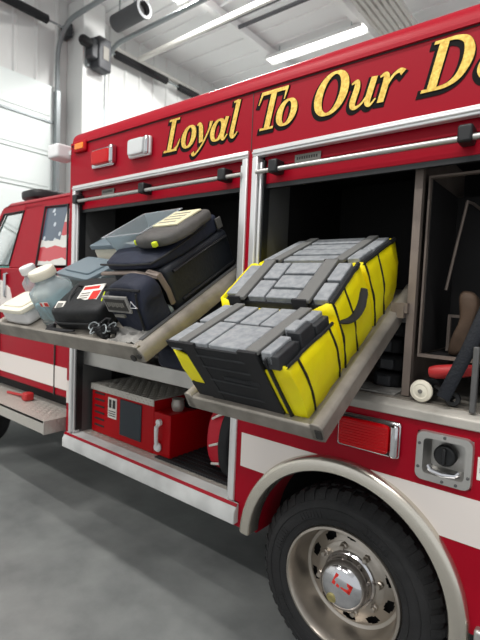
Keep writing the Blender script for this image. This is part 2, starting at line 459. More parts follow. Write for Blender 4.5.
m_ = MB(); m_.lathe([(0, -.1), (.125, -.1), (.125, -.12), (0, -.12)], 24, T); m_.build('dark_mouth_disc', 'darkhole', fan)  # near-black disc stands in for the shade inside the open duct
m_ = MB(); m_.tube([(-.3, 0, .15), (-.3, 0, .64)], .015, 8); m_.build('hanger', 'galv', fan); m_ = MB(); m_.tube([(-.75, 0, .15), (-.75, 0, .64)], .015, 8); m_.build('hanger', 'galv', fan)

lights = [(-5.6, 4.3, 7.08, 'lit strip light under the ceiling beside the round duct'),
          (-5.4, 7.2, 7.08, 'lit strip light under the ceiling beyond the truck roof'),
          (-3.3, -2.6, 7.08, 'unseen strip light added over the aisle left of the camera'),  # aisle fixtures from here on are out of view, added to carry lamps
          (0.4, -2.6, 7.08, 'unseen strip light added over the aisle opposite the gold lettering'),
          (-1.2, -5.6, 7.08, 'unseen strip light added over the far side of the aisle'),
          (-5.5, -5.6, 7.08, 'unseen strip light added over the aisle near the end wall')]
for i, (lx, ly, lz, lab) in enumerate(lights):
    t = thing('ceiling_light', lab, 'ceiling light', (lx, ly, lz), group='ceiling strip lights')
    m_ = MB(); m_.prism([(-.16, .0), (-.13, .09), (.13, .09), (.16, .0), (.15, 0), (.12, .08), (-.12, .08), (-.15, 0)], 'x', -1.2, 1.2); m_.build('reflector', 'ceil', t, smooth=False)
    m_ = MB(); m_.box(-1.18, 1.18, -.11, .11, .02, .05); m_.build('diffuser', 'led', t, bevel=.01)
    for sx in (-.9, .9):
        m_ = MB(); m_.tube([(sx, 0, .08), (sx, 0, .29)], .01, 6); m_.build('hanger', 'galv', t)
cab_t = thing('cable_tray', 'pale tray of parallel rails hung under the ceiling above the truck', 'cable tray', (-3.55, 6.9, 6.9))
for k in range(7):
    m_ = MB(); m_.box(-.36+.11*k, -.30+.11*k, -2.2, 2.6, 0, .07); m_.build('rail', 'pipew', cab_t, smooth=False)
for yy in (-2, -.5, 1, 2.4):
    m_ = MB(); m_.box(-.42, .42, yy, yy+.05, .07, .11); m_.build('crossbar', 'galv', cab_t, smooth=False)
for yy in (-1.9, 2.4):
    for xx in (-.38, .38):
        m_ = MB(); m_.tube([(xx, yy, .1), (xx, yy, .46)], .012, 6); m_.build('hanger', 'galv', cab_t)

# ================================================================== THE TRUCK
truck = thing('rescue_truck', 'red and white fire rescue truck with gold lettering and open side compartments', 'truck')
XF, XR, YB = -2.917, 1.6, 2.42
def arc(cx, cz, r, a0, a1, n=32): return [(cx+r*math.cos(a0+(a1-a0)*i/n), cz+r*math.sin(a0+(a1-a0)*i/n)) for i in range(n+1)]
AX, AZ = -.797, .472
# red shell: band with lettering, strips, lower panels, end walls
sh = MB()
sh.prism([(0, 2.318), (0, 2.60), (.05, 2.60), (.05, 2.318)], 'x', XF, XR)
sh.box(XF, -2.872, 0, .05, .50, 2.318)
sh.box(-1.362, -1.334, 0, .05, .60, 2.318)
sh.prism([(-1.362, .62), (-1.362, .495), (-1.318, .495)] + arc(AX, AZ, .50, PI-.046, .046)[0:] + [(XR, .495), (XR, 1.0), (-1.334, 1.0), (-1.334, .62)], 'y', 0, .05)
sh.box(-1.334, -.505, 0, .05, 1.0, 1.212); sh.box(-.315, XR, 0, .05, 1.0, 1.212); sh.box(-.505, -.315, 0, .05, 1.174, 1.212)
sh.box(XF, XR, YB-.05, YB, .5, 2.6)
sh.box(XF, XF+.04, .05, YB-.05, .5, 2.6)
sh.box(XR-.04, XR, .05, YB-.05, .5, 2.6)
shell = sh.build('body_shell', 'red', truck, smooth=False)
rf = MB()
prof = [(-.012, 2.592), (-.012, 2.606), (.0, 2.612)] + [(.095-.095*math.cos(g), 2.612+.085*math.sin(g)) for g in [PI/2*k/8 for k in range(1, 9)]] + [(YB-.1, 2.70), (YB, 2.61), (YB, 2.59)]
n_ = len(prof)
rf.prism(prof, 'x', XF+.02, XR)
rf.tube([(XF+.012, 0.02, 2.45), (XF+.012, .03, 2.6), (XF+.03, .06, 2.655), (XF+.04, .11, 2.685)], .022, 8)
rf.build('roof', 'roofred', truck, angle=50)
ds = MB()
def seam(x0, x1, z0, z1): ds.box(x0, x1, -.0012, .001, z0, z1)
seam(-1.352, -1.348, 2.318, 2.595); seam(XF+.01, XR, 2.586, 2.592)
ds.build('panel_seam', 'ink', truck, smooth=False)
# white stripe, cut around the wheel arch
def side_pts(r, z0, z1, sg, n=10):
    out = []
    for i in range(n+1):
        z = z0+(z1-z0)*i/n; d = z-AZ
        out.append((AX+sg*math.sqrt(max(r*r-d*d, 0)), z))
    return out
st = MB(); st.prism([(-1.333, .806), ] + side_pts(.502, .806, .972, -1) + [(-1.333, .972)], 'y', -.0016, .001)
st.build('white_stripe', 'white', truck, smooth=False)
st = MB(); st.prism([(XR, .806), ] + side_pts(.502, .806, .972, 1) + [(XR, .972)], 'y', -.0016, .001)
st.build('white_stripe', 'white', truck, smooth=False)
st = MB(); st.box(XF, -2.873, -.0016, .001, .82, .98)
st.build('white_stripe', 'white', truck, smooth=False)
# trim frames round both openings
def frame(x0, x1, z0, z1, right=True):
    fr = MB()
    fr.box(x0, x1, -.012, .02, z1-.035, z1)
    fr.box(x0, x1, -.018, -.01, z1-.024, z1-.012)
    fr.box(x0, x0+.032, -.012, .04, z0, z1-.035)
    fr.box(x0+.036, x0+.05, .0, .05, z0, z1-.06)
    if right:
        fr.box(x1-.032, x1, -.012, .04, z0, z1-.035)
        fr.box(x1-.05, x1-.036, .0, .05, z0, z1-.06)
    return fr.build('opening_trim', 'anod', truck, bevel=.004)
frame(-2.872, -1.362, .62, 2.322)
frame(-1.334, XR-.1, 1.25, 2.322)
for x0 in (-2.84, -1.425, -1.302):
    gk = MB(); gk.box(x0+.004, x0+.026, .012, .06, 1.28 if x0 == -1.302 else .64, 2.27)
    gk.build('door_guide', 'blackp', truck, smooth=False)
# sills
sl = MB()
sl.prism([(-.035, .515), (-.035, .575), (-.01, .612), (.06, .625), (.06, .60), (0, .515)], 'x', XF+.01, -1.335)
sl.build('lower_sill', 'wpaint', truck, bevel=.004)
sr = MB(); sr.prism([(-.0215, .602), (-.0112, .6155), (-.007, .612), (-.017, .598)], 'x', XF+.01, -1.335); sr.build('sill_line', 'red', truck, smooth=False)
sb = MB(); sb.prism([(-.012, 1.212), (-.012, 1.246), (.0, 1.256), (.08, 1.262), (.08, 1.24), (0, 1.212)], 'x', -1.334, XR); sb.build('upper_sill', 'sillw', truck, bevel=.004)
# compartments
def compartment(x0, x1, z0, z1, depth, m):
    k = MB(); t = .012
    k.box(x0-t, x0, .05, depth, z0, z1); k.box(x1, x1+t, .05, depth, z0, z1)
    k.box(x0-t, x1+t, depth, depth+t, z0-t, z1+t)
    k.box(x0-t, x1+t, .05, depth, z1, z1+t)
    k.box(x0-t, x1+t, .05, depth, z0-t, z0)
    return k.build('compartment_lining', m, truck, smooth=False)
compartment(-2.83, -1.39, .612, 2.31, .85, 'black')
compartment(-1.30, XR-.14, 1.258, 2.31, .85, 'black')
for jx in ((-2.835, -2.815, .045, .30, .62, 2.28), (-1.40, -1.386, .045, .2, .62, 2.28), (-1.31, -1.285, .045, .25, 1.27, 2.28)):
    jb = MB(); jb.box(*jx); jb.build('inner_jamb', 'jamb', truck, smooth=False)
fp = MB(); fp.box(-2.82, -1.40, .06, .84, .612, .622); lozenges(fp, -2.81, -1.41, .07, .5, .622); fp.build('compartment_floor', 'plate', truck, smooth=False)
fs_ = MB(); fs_.box(-1.29, XR-.15, .06, .84, 1.258, 1.266); fs_.build('compartment_floor', 'aluw', truck, smooth=False)
sd = MB(); sd.box(-2.82, -1.40, .10, .80, 1.13, 1.145); sd.box(-2.82, -1.40, .07, .10, 1.10, 1.195)
sd.build('shelf_beam', 'alu', truck, bevel=.004)
# roll-up doors: the bottom slat with its lift bar
def rolldoor(x0, x1, brk, label_x=None):
    d = MB(); d.box(x0, x1, .03, .055, 2.165, 2.30); d.box(x0, x1, .024, .03, 2.24, 2.247)
    dr = d.build('roll_up_door', 'red', truck, bevel=.003)
    g = MB(); g.box(x0, x1, .03, .05, 2.145, 2.165); g.build('bottom_seal', 'blackp', dr, smooth=False)
    t = MB(); t.tube([(x0-.01, -.02, 2.212), (x1+.01, -.02, 2.212)], .011, 12); t.build('lift_bar', 'alu', dr)
    for bx in brk:
        q = MB(); q.box(bx-.024, bx+.024, -.04, .03, 2.195, 2.255); q.build('bar_bracket', 'blackp', dr, bevel=.008)
    if label_x:
        q = MB(); q.box(label_x, label_x+.13, .0225, .024, 2.235, 2.272); q.build('door_label', 'labelg', dr, smooth=False)
        q = MB()
        for i in range(9): q.box(label_x+.01+i*.012, label_x+.018+i*.012, .0218, .0228, 2.250, 2.262)
        q.build('label_print', 'ink', dr, smooth=False)
    return dr
rolldoor(-2.82, -1.40, (-2.805, -2.115, -1.505), -2.58)
rolldoor(-1.29, XR-.16, (-1.2, -.41, .5), -1.12)
# lettering
LETTER_ROWS = words = [('Loyal', [('L', -1.955), ('o', -1.825), ('y', -1.722), ('a', -1.612), ('l', -1.505)]),
         ('To', [('T', -1.332), ('o', -1.213)]),
         ('Our', [('O', -1.025), ('u', -.862), ('r', -.745)]),
         ('De', [('D', -.572), ('e', -.392)])]
BZ = 2.402; CH = .172
for word, ls in words:
    g = MB(); k = MB()
    for ch, lx in ls:
        sx = .172*(.98 if ch in 'TOD' else 1.0)
        letter(g, ch, lx, BZ, sx, CH, -.0048)
        letter(k, ch, lx, BZ, sx, CH, -.0016, grow=.055, dx=-.006, dz=-.008)
    gw = g.build('lettering', 'gold', truck, smooth=False, label='gold leaf word with black drop outline')
    k.build('letter_outline', 'letblk', gw, smooth=False)
# marker lights on the band
def lightbox(name, x0, x1, z0, z1, lens, bez, d=.045):
    q = MB(); q.box(x0-.02, x1+.02, -.022, .002, z0-.018, z1+.018); h = q.build('light_bezel', bez, truck, bevel=.012, seg=3)
    q = MB(); q.soft(x0, x1, -d, -.01, z0, z1, e=8, n=8); q.build(name, lens, h)
    return h
lightbox('amber_lens', -2.835, -2.735, 2.552, 2.592, 'amber', 'redd', .026)
lightbox('red_lens', -2.62, -2.43, 2.418, 2.505, 'redlens', 'chrome', .04)
q = MB(); q.box(-2.425, -2.395, -.045, .0, 2.41, 2.52); q.build('chrome_end_cap', 'chrome', truck, bevel=.01)
h = MB(); h.box(-2.255, -2.06, -.03, .002, 2.408, 2.518); h = h.build('scene_light', 'anod', truck, bevel=.015, seg=3)
q = MB(); q.soft(-2.235, -2.10, -.05, -.02, 2.418, 2.508, e=8, n=8); q.build('clear_lens', 'clens', h)
q = MB(); q.box(-2.098, -2.065, -.045, -.02, 2.412, 2.515); q.build('end_cap', 'chrome', h, bevel=.01)
q = MB(); q.soft(-3.07, -2.935, -.09, .05, 2.51, 2.605, e=9, n=8); q.box(-2.98, -2.91, .0, .03, 2.54, 2.57); h = q.build('flood_light', 'whitepl', truck)
# tail marker on the lower panel
q = MB(); q.prism([(-.822, 1.045), (-.822, 1.188), (-.562, 1.188), (-.562, 1.045)], 'y', -.022, .002); h = q.build('light_bezel', 'chrome', truck, bevel=.012, seg=3)
q = MB(); q.box(-.812, -.594, -.026, -.01, 1.053, 1.180); q.build('lens_gasket', 'ink', h, bevel=.006)
q = MB()
for i in range(9): q.box(-.80, -.606, -.0475, -.043, 1.072+i*.011, 1.0755+i*.011)
q.build('lens_ridge', 'redlens', h, bevel=.001)
q = MB(); q.soft(-.806, -.600, -.045, -.012, 1.060, 1.173, e=10, n=8); q.build('red_lens', 'redlens', h)
q = MB(); q.box(-.598, -.566, -.042, -.012, 1.052, 1.180); q.build('chrome_end_cap', 'chrome', h, bevel=.01)
# fuel filler
def rrect(x0, x1, z0, z1, r, n=5):
    out = []
    for cx, cz, a in ((x1-r, z1-r, 0), (x0+r, z1-r, PI/2), (x0+r, z0+r, PI), (x1-r, z0+r, 3*PI/2)):
        for i in range(n+1): out.append((cx+r*math.cos(a+PI/2*i/n), cz+r*math.sin(a+PI/2*i/n)))
    return out
fx0, fx1, fz0, fz1 = -.508, -.312, .993, 1.180
ff = MB()
o_ = rrect(fx0, fx1, fz0, fz1, .028); i_ = rrect(fx0+.028, fx1-.026, fz0+.030, fz1-.026, .016)
rings = [[(p[0], .0, p[1]) for p in o_], [(p[0], -.012, p[1]) for p in rrect(fx0+.004, fx1-.004, fz0+.004, fz1-.004, .026)],
         [(p[0], -.012, p[1]) for p in i_], [(p[0]*1+0, .060, p[1]) for p in rrect(fx0+.04, fx1-.038, fz0+.042, fz1-.038, .012)]]
n4 = len(o_)
vs = [p for r_ in rings for p in r_]; fs = []
for a in range(3):
    for i in range(n4):
        j = (i+1) % n4; fs.append((a*n4+i, a*n4+j, (a+1)*n4+j, (a+1)*n4+i))
fs.append(tuple(range(3*n4, 4*n4)))
ff.add(vs, fs)
fuel = ff.build('fuel_filler_bowl', 'alu', truck, angle=30)
q = MB(); q.lathe([(0, .0), (.036, .0), (.039, .008), (.039, .034), (.034, .04), (0, .04)], 28, axis_y(-.412, .055, 1.092))
q.box(-.418, -.406, .0, .018, 1.062, 1.122); q.build('fuel_cap', 'blackp', fuel, bevel=.003)
q = MB(); q.tube([(-.462, .0, 1.052), (-.45, -.004, 1.036), (-.41, -.004, 1.03), (-.37, .0, 1.035), (-.36, .01, 1.045)], .009, 8); q.build('latch', 'chrome', fuel)
q = MB()
for bx, bz in ((fx0+.014, fz0+.05), (fx1-.013, fz0+.05), (fx0+.1, fz0+.014), (fx1-.05, fz0+.014), (fx0+.1, fz1-.013), (fx0+.014, fz1-.05)):
    q.lathe([(.006, 0), (.005, .004), (0, .005)], 10, axis_y(bx, -.012, bz))
q.build('screw', 'jamb', fuel)
lb = MB(); lb.box(-.300, -.16, -.0016, .001, 1.045, 1.125); lab = lb.build('fuel_label', 'labelw', truck, smooth=False)
q = MB()
def bars(cx, cz, s, ch, y=-.0022):
    B = {'U': [(0,0,.22,1),(.5,0,.72,1),(0,0,.72,.2)], 'S': [(0,0,.7,.2),(0,.4,.7,.6),(0,.8,.7,1),(0,.4,.2,1),(.5,0,.7,.6)], 'E': [(0,0,.2,1),(0,0,.65,.2),(0,.4,.55,.6),(0,.8,.65,1)],
         'D': [(0,0,.2,1),(0,0,.6,.2),(0,.8,.6,1),(.5,.15,.7,.85)], 'I': [(.1,0,.35,1)], 'L': [(0,0,.2,1),(0,0,.65,.2)], 'F': [(0,0,.2,1),(0,.4,.55,.6),(0,.8,.65,1)]}
    for a, b_, c_, d_ in B[ch]: q.box(cx+a*s, cx+c_*s, y, y+.001, cz+b_*s, cz+d_*s)
for i, ch in enumerate('U'): bars(-.292+i*.021, 1.098, .018, ch)
for i, ch in enumerate('S'): bars(-.292+i*.021, 1.072, .016, ch)
q.build('label_print', 'ink', lab, smooth=False)
# wheel arch flare (rear)
TA = axis_y(AX, 0, AZ)    # local z -> -y
fl = MB()
prof = [(.449, -.05), (.449, .030), (.454, .036), (.490, .036), (.504, .030), (.511, .020), (.514, .0), (.505, -.002), (.497, -.05)]
fl.lathe(prof, 56, TA, a0=-.02, a1=PI-.05, closed_prof=True)
fl.build('fender_flare', 'steel', truck, angle=50)
ww = MB(); ww.lathe([(.462, -.24), (.462, -.95), (.48, -.95), (.48, -.24)], 40, TA, a0=0, a1=PI, closed_prof=True)
ww.build('wheel_well', 'black', truck)
ww = MB(); ww.lathe([(.458, -.05), (.458, -.24), (.476, -.24), (.476, -.05)], 40, TA, a0=0, a1=PI, closed_prof=True); ww.build('wheel_well_lip', 'red', truck)
# step below the right end of the flare
q = MB(); q.box(-.268, .2, -.03, .02, .43, .535); q.build('rear_step_trim', 'alu', truck, bevel=.01)
# chassis underside
q = MB(); q.box(XF+.05, -1.36, .09, 2.35, .52, .60); q.box(-.25, XR-.05, .09, 2.35, .52, .9); q.box(XF+.05, XR, .9, 1.0, .35, .5); q.box(XF+.05, XR, 1.45, 1.55, .35, .5)
q.box(-1.36, -.25, .97, 2.35, .9, 1.0)
q.lathe([(0, -.9), (.09, -.9), (.09, .9), (0, .9)], 14, Matrix.Translation((AX, 1.2, .40)) @ RY)
q.build('chassis', 'black', truck, smooth=False)

# wheels
def wheel(x, y, z, detailed=True):
    """local z points outward (-y)"""
    T = axis_y(x, y, z)
    t = MB()
    prof = [(.262, -.02), (.27, .008), (.288, .016), (.325, .022), (.355, .020), (.372, .012), (.385, .0), (.402, -.016), (.411, -.03), (.411, -.19), (.39, -.215), (.33, -.23), (.27, -.21)]
    t.lathe(prof, 72, T, cap=False)
    nl = 44
    for i in range(nl):            # shoulder lugs and tread blocks
        R_ = T @ Matrix.Rotation(2*PI*i/nl, 4, 'Z')
        t.prism([(.378, .010), (.405, -.012), (.419, -.03), (.419, -.07), (.395, -.07), (.372, .004)], 'y', -.016, .016, R_)
        R2 = T @ Matrix.Rotation(2*PI*(i+.5)/nl, 4, 'Z')
        t.box(.395, .419, -.020, .020, -.125, -.082, R2)
    for rr, hh in ((.300, .0195), (.345, .0225)):
        t.lathe([(rr-.003, hh-.003), (rr, hh+.002), (rr+.003, hh-.003)], 64, T, cap=False)
    if detailed:                  # raised sidewall ribs and characters
        for g0 in (1.9, 2.6, .9, 3.6):
            for k in range(7):
                R_ = T @ Matrix.Rotation(g0+k*.055, 4, 'Z')
                t.box(.308, .334, -.005, .005, .018, .0235, R_)
    ty = t.build('tyre', 'rubber', truck, angle=30)
    r = MB()
    prof = [(.262, -.03), (.2675, .004), (.264, .016), (.254, .018), (.246, .006), (.241, -.02), (.236, -.06), (.232, -.10), (.226, -.118), (.218, -.122), (.212, -.124)]
    r.lathe(prof, 64, T, cap=False)
    # disc with hand holes: ring segments between 10 openings
    nh = 10; r0, r1 = .160, .212
    seg_n = 80
    for i in range(seg_n):
        g0 = 2*PI*i/seg_n; g1 = 2*PI*(i+1)/seg_n
        ph = ((i+.5)/seg_n*nh) % 1.0
        hole = abs(ph-.5) < .26
        hr = .0185*math.sqrt(max(0, 1-((ph-.5)/.27)**2)) if hole else 0
        rm = (r0+r1)/2
        def P(rr, g, h): return (rr*math.cos(g), rr*math.sin(g), h)
        hh = lambda rr: -.124+(.212-rr)/(.212-.160)*.022
        if hole:
            for a_, b__ in ((r0, rm-hr), (rm+hr, r1)):
                r.add([P(a_, g0, hh(a_)), P(b__, g0, hh(b__)), P(b__, g1, hh(b__)), P(a_, g1, hh(a_))], [(0, 1, 2, 3)], T)
        else:
            r.add([P(r0, g0, hh(r0)), P(r1, g0, hh(r1)), P(r1, g1, hh(r1)), P(r0, g1, hh(r0))], [(0, 1, 2, 3)], T)
    r.lathe([(.161, -.102), (.155, -.098), (.135, -.097), (.125, -.095), (.11, -.09)], 48, T, cap=False)
    rm_ = r.build('rim', 'rim', ty, angle=35)
    bk = MB(); bk.lathe([(0, -.155), (.235, -.155), (.235, -.16), (0, -.16)], 40, T); bk.build('brake_drum', 'darkhole', ty)
    hb = MB()
    hb.lathe([(.124, -.10), (.120, -.085), (.112, -.078), (.110, -.045), (.105, -.022), (.094, -.002), (.074, .012), (.045, .021), (0, .024)], 40, T)
    
    hc = hb.build('hub_cap', 'chrome', ty, angle=30)
    mk = MB()
    for a_, b__, c_, d_ in ((-.02, -.012, .008, .045), (-.008, .000, .008, .045), (.004, .03, .012, .022), (.004, .03, .030, .040), (.022, .03, .012, .040)):
        mk.box(a_*1.7, b__*1.7, c_*1.3, d_*1.3, .0, .003, T @ Matrix.Translation((.0, .006, .0235)) @ Matrix.Rotation(-.3, 4, 'Z') @ Matrix.Rotation(-.20, 4, 'X'))
    k2 = MB(); k2.lathe([(.0, .0), (.022, .0), (.022, .007), (.016, .010), (.010, .008), (0, .008)], 20, T @ Matrix.Translation((-.030, -.045, .0145)) @ Matrix.Rotation(.25, 4, 'X')); k2.build('hub_lock', 'brass', hc, angle=30)
    mk.build('hub_emblem', 'labelr', hc, smooth=False)
    for i in range(8):
        R_ = T @ Matrix.Rotation(2*PI*(i+.3)/8, 4, 'Z') @ Matrix.Translation((.143, 0, -.099))
        nb = MB(); nb.lathe([(.0165, 0), (.0165, .016), (.012, .02), (.012, .032), (.009, .036), (0, .036)], 6 if i % 2 else 8, R_); nb.build('lug_nut', 'rim', ty, angle=30)
    return ty
wheel(-.797, .045, .40)
wheel(-4.95, .16, .40, False)

# cab ---------------------------------------------------------------
cb = MB()
ZB = 1.775
CY, CT = .14, .27          # side of the cab at the belt / at the roof edge
def side(x0, z0, x1, z1, x2, z2, x3, z3, th=.05, mb=None):
    """quad of the greenhouse side; depth follows the tumblehome; both sides of the cab"""
    def yd(z): return CY+(CT-CY)*max(0, (z-ZB)/(2.33-ZB))
    vs = []
    for sgn in (0, 1):
        vs = [(x_, yd(z_), z_) for x_, z_ in ((x0,z0),(x1,z1),(x2,z2),(x3,z3))]
        vs += [(a, b_+th, c_) for a, b_, c_ in vs]
        if sgn: vs = [(a, 2.42-b_, c_) for a, b_, c_ in vs]
        fs = [(0,1,2,3),(7,6,5,4),(0,4,5,1),(1,5,6,2),(2,6,7,3),(3,7,4,0)]
        mb.add(vs, fs)
WR = [(-3.665, 1.795), (-3.742, 2.300), (-3.385, 2.290), (-3.19, 1.795)]       # rear door glass corners
WF = [(-4.72, 1.80), (-4.50, 2.29), (-4.11, 2.295), (-4.145, 1.80)]
side(-3.19, ZB, -3.385, 2.34, -2.96, 2.34, -2.96, ZB, mb=cb)                      # rear pillar
side(-4.145, ZB, -4.11, 2.34, -3.742, 2.34, -3.665, ZB, mb=cb)                    # middle pillar
side(-4.90, ZB, -4.56, 2.36, -4.50, 2.36, -4.80, ZB, mb=cb)                       # windscreen pillar
side(-4.11, 2.292, -4.11, 2.37, -2.96, 2.37, -2.96, 2.288, mb=cb)
side(-4.56, 2.285, -4.53, 2.37, -4.11, 2.37, -4.11, 2.292, mb=cb)
# roof panel with a soft edge
rp = [(.265, 2.36), (.30, 2.395), (.40, 2.415), (1.21, 2.435), (2.02, 2.415), (2.12, 2.395), (2.155, 2.36), (2.10, 2.35), (.32, 2.35)]
cb.prism(rp, 'x', -4.45, -2.96)
cb.add([(-4.45, q_[0], q_[1]) for q_ in rp[:7]] + [(-4.62, .28+(q_[0]-.265)*.97, 2.325+(q_[1]-2.36)*.3) for q_ in rp[:7]], [(i+1, i, i+7, i+8) for i in range(6)])
# lower body sides, hood
for s_ in (0, 1):
    ys = (.10, .16) if not s_ else (2.26, 2.32)
    cb.prism([(-2.96, .80), (-4.42, .80)] + [(-4.95+.5*math.cos(g), .45+.5*math.sin(g)) for g in [.75+(PI-1.5)*k/10 for k in range(11)]] + [(-5.45, .8), (-6.3, .8), (-6.3, 1.5), (-4.95, 1.70), (-4.90, ZB), (-2.96, ZB)], 'y', ys[0], ys[1])
    y0 = .12 if not s_ else 2.18
cb.prism([(.135, 1.56), (.24, 1.70), (2.18, 1.70), (2.285, 1.56), (2.285, 1.3), (.135, 1.3)], 'x', -6.28, -4.91)
cb.box(-6.34, -6.3, .10, 2.32, .7, 1.56)
cb.box(-3.02, -2.96, .16, 2.26, .8, 2.36)
cabm = cb.build('cab_body', 'red', truck, bevel=.012, seg=2, angle=35)
q = MB(); q.box(-6.25, -3.0, .2, 2.22, .62, .85); q.box(-4.95, -4.9, .2, 2.22, .85, 1.6); q.build('cab_floor', 'black', truck, smooth=False)
def pane(pts, m, name, off=.012):
    def yd(z): return CY+(CT-CY)*max(0, (z-ZB)/(2.33-ZB))+off
    for s_ in (0, 1):
        if s_ and m == 'flag': continue
        vs = [(a, yd(b_), b_) for a, b_ in pts] + [(a, yd(b_)+.006, b_) for a, b_ in pts]
        if s_: vs = [(a, 2.42-b_, c_) for a, b_, c_ in vs]
        k = MB(); k.add(vs, [(0,1,2,3),(7,6,5,4),(0,4,5,1),(1,5,6,2),(2,6,7,3),(3,7,4,0)]); k.build(name, m, cabm, smooth=False)
pane(WF, 'glass', 'front_door_glass'); pane(WR, 'flag', 'rear_door_glass')
k = MB(); k.add([(-4.90, .22, ZB), (-4.90, 2.2, ZB), (-4.57, 2.1, 2.34), (-4.57, .32, 2.34), (-4.89, .22, ZB), (-4.89, 2.2, ZB), (-4.56, 2.1, 2.34), (-4.56, .32, 2.34)], [(0,1,2,3),(7,6,5,4),(0,4,5,1),(1,5,6,2),(2,6,7,3),(3,7,4,0)]); k.build('windscreen', 'glass', cabm, smooth=False)
k = MB()
def rim_strip(pts, wdt=.018):
    def yd(z): return CY+(CT-CY)*max(0, (z-ZB)/(2.33-ZB))
    P = [Vector((a, yd(b_)-.001, b_)) for a, b_ in pts]
    k.tube(P, .008, 8, closed=True)
rim_strip(WF); k.build('window_seal', 'blackp', cabm); k = MB(); rim_strip(WR); k.build('window_seal', 'blackp', cabm)
k = MB(); k.box(-4.2, -2.962, .094, .10, .862, 1.028); k.build('white_stripe', 'white', cabm, smooth=False); k = MB(); k.box(-4.9, -4.22, .094, .10, .862, 1.028); k.build('white_stripe', 'white', cabm, smooth=False)
for gx in (-4.212, -3.262):
    k = MB(); k.box(gx, gx+.011, .090, .101, .80, 1.76); k.build('door_gap', 'ink', cabm, smooth=False)
k = MB(); k.prism([(-4.32, 1.46), (-4.02, 1.42), (-3.97, 1.5), (-4.02, 1.60), (-4.15, 1.66), (-4.32, 1.68)], 'y', .094, .10); k.build('door_emblem', 'white', cabm, smooth=False)
k = MB(); k.tube([(-4.08, .13, 1.735), (-4.085, .085, 1.72), (-4.085, .085, 1.53), (-4.08, .13, 1.51)], .016, 8); k.build('grab_handle', 'chrome', cabm)
k = MB(); k.box(-3.30, -3.10, .08, .11, 1.60, 1.64); k.build('door_handle', 'blackp', cabm, bevel=.008)
k = MB(); k.tube([(-4.42+.19*0, .62+.19*math.cos(g), 1.74+.19*math.sin(g)) for g in [2*PI*i/24 for i in range(24)]], .017, 8, closed=True)
k.tube([(-4.42, .44, 1.74), (-4.42, .80, 1.74)], .02, 8); k.tube([(-4.42, .62, 1.74), (-4.85, .62, 1.5)], .03, 8); k.build('steering_wheel', 'blackp', cabm)
for ys in (.35, 1.5):
    k = MB(); k.soft(-4.05, -3.9, ys, ys+.55, .86, 1.72, e=6); k.soft(-4.4, -3.9, ys, ys+.55, .86, 1.15, e=6); k.soft(-4.03, -3.93, ys+.15, ys+.4, 1.74, 1.95, e=5); k.build('seat', 'seat', cabm)
k = MB(); k.box(-4.88, -4.6, .2, 2.2, 1.3, 1.72); k.build('dashboard', 'blackp', cabm, bevel=.05)
k = MB(); k.soft(-4.78, -4.38, .50, 1.92, 2.47, 2.60, e=5); k.box(-4.45, -4.40, .6, .7, 2.40, 2.49); k.box(-4.45, -4.40, 1.7, 1.8, 2.40, 2.49); k.build('roof_light_bar', 'blackp', cabm)
k = MB(); k.box(-6.36, -6.335, .5, 1.9, .85, 1.4); k.build('grille', 'blackp', cabm, smooth=False)
for ys in (.16, 1.96):
    k = MB(); k.soft(-6.37, -6.3, ys, ys+.3, 1.1, 1.4, e=6); k.build('headlight', 'clens', cabm)
k = MB(); k.box(-6.6, -6.36, .15, 2.27, .5, .78); k.build('bumper', 'chrome', cabm, bevel=.03)
# running board
rb = MB(); rb.box(-4.4, -2.99, -.13, .20, .675, .695); rb.box(-4.4, -2.99, -.13, -.125, .60, .695); rb.box(-2.995, -2.985, -.13, .10, .595, .695)
lozenges(rb, -4.4, -3.0, -.125, .19, .695); lozenges(rb, -.115, .095, -.048, .048, 0, .03, Matrix.Translation((-2.985, 0, .645)) @ Matrix.Rotation(PI/2, 4, 'Z') @ Matrix.Rotation(PI/2, 4, 'X'))
rbo = rb.build('running_board', 'plate', truck, bevel=.005)
k = MB(); k.tube([(-3.95, .06, .705), (-3.75, .07, .715), (-3.66, .06, .73)], .012, 8); k.soft(-3.64, -3.56, .02, .10, .696, .765, e=4); ko = k.build('board_latch', 'handlered', rbo)

# slide-out tilting trays (30 degrees) -------------------------------
TILT = math.radians(30)
def tray_frame(x, y, z): return Matrix.Translation((x, y, z)) @ Matrix.Rotation(TILT, 4, 'X')
TA_ = tray_frame(0, -.535, 1.365)
TB_ = tray_frame(0, -.52, 1.25)
t = MB()
t.box(-2.72, -1.47, .03, .80, .018, .026, TA_)
tr = t.build('sliding_tray', 'aluw', truck, smooth=False)
t = MB(); t.prism([(0, -.02), (0, .056), (.012, .062), (.05, .03), (.05, -.02)], 'x', -2.75, -1.452, TA_); t.build('front_lip', 'aluw', tr, bevel=.003)
for x0, x1 in ((-1.492, -1.43), (-2.76, -2.71)):
    t = MB(); t.prism([(x0, -.015), (x0, .055), (x0+.012, .06), (x1-.02, .05), (x1, .02), (x1, -.015)], 'y', .0, .84, TA_); t.build('side_rail', 'aluw', tr, bevel=.003)
t = MB(); t.box(-1.4925, -1.468, .05, .83, .0585, .0605, TA_); t.build('rail_groove', 'jamb', tr, smooth=False)
t = MB(); t.lathe([(0, 0), (.016, 0), (.016, .006), (0, .007)], 10, TA_ @ axis_y(-1.50, 0, .0)); t.build('bolt', 'ink', tr); t = MB(); t.lathe([(0, 0), (.012, 0), (.012, .006), (0, .007)], 10, TA_ @ axis_y(-1.455, 0, .015)); t.build('bolt', 'ink', tr)
t = MB()
for ys in (.12, .7): t.box(-2.74, -1.46, ys, ys+.04, -.03, .018, TA_)
t.build('cross_rail', 'jamb', tr, smooth=False)
t = MB()
t.box(-1.20, -.66, .04, .93, -.03, -.022, TB_)
tr = t.build('sliding_tray', 'aluw', truck, smooth=False)
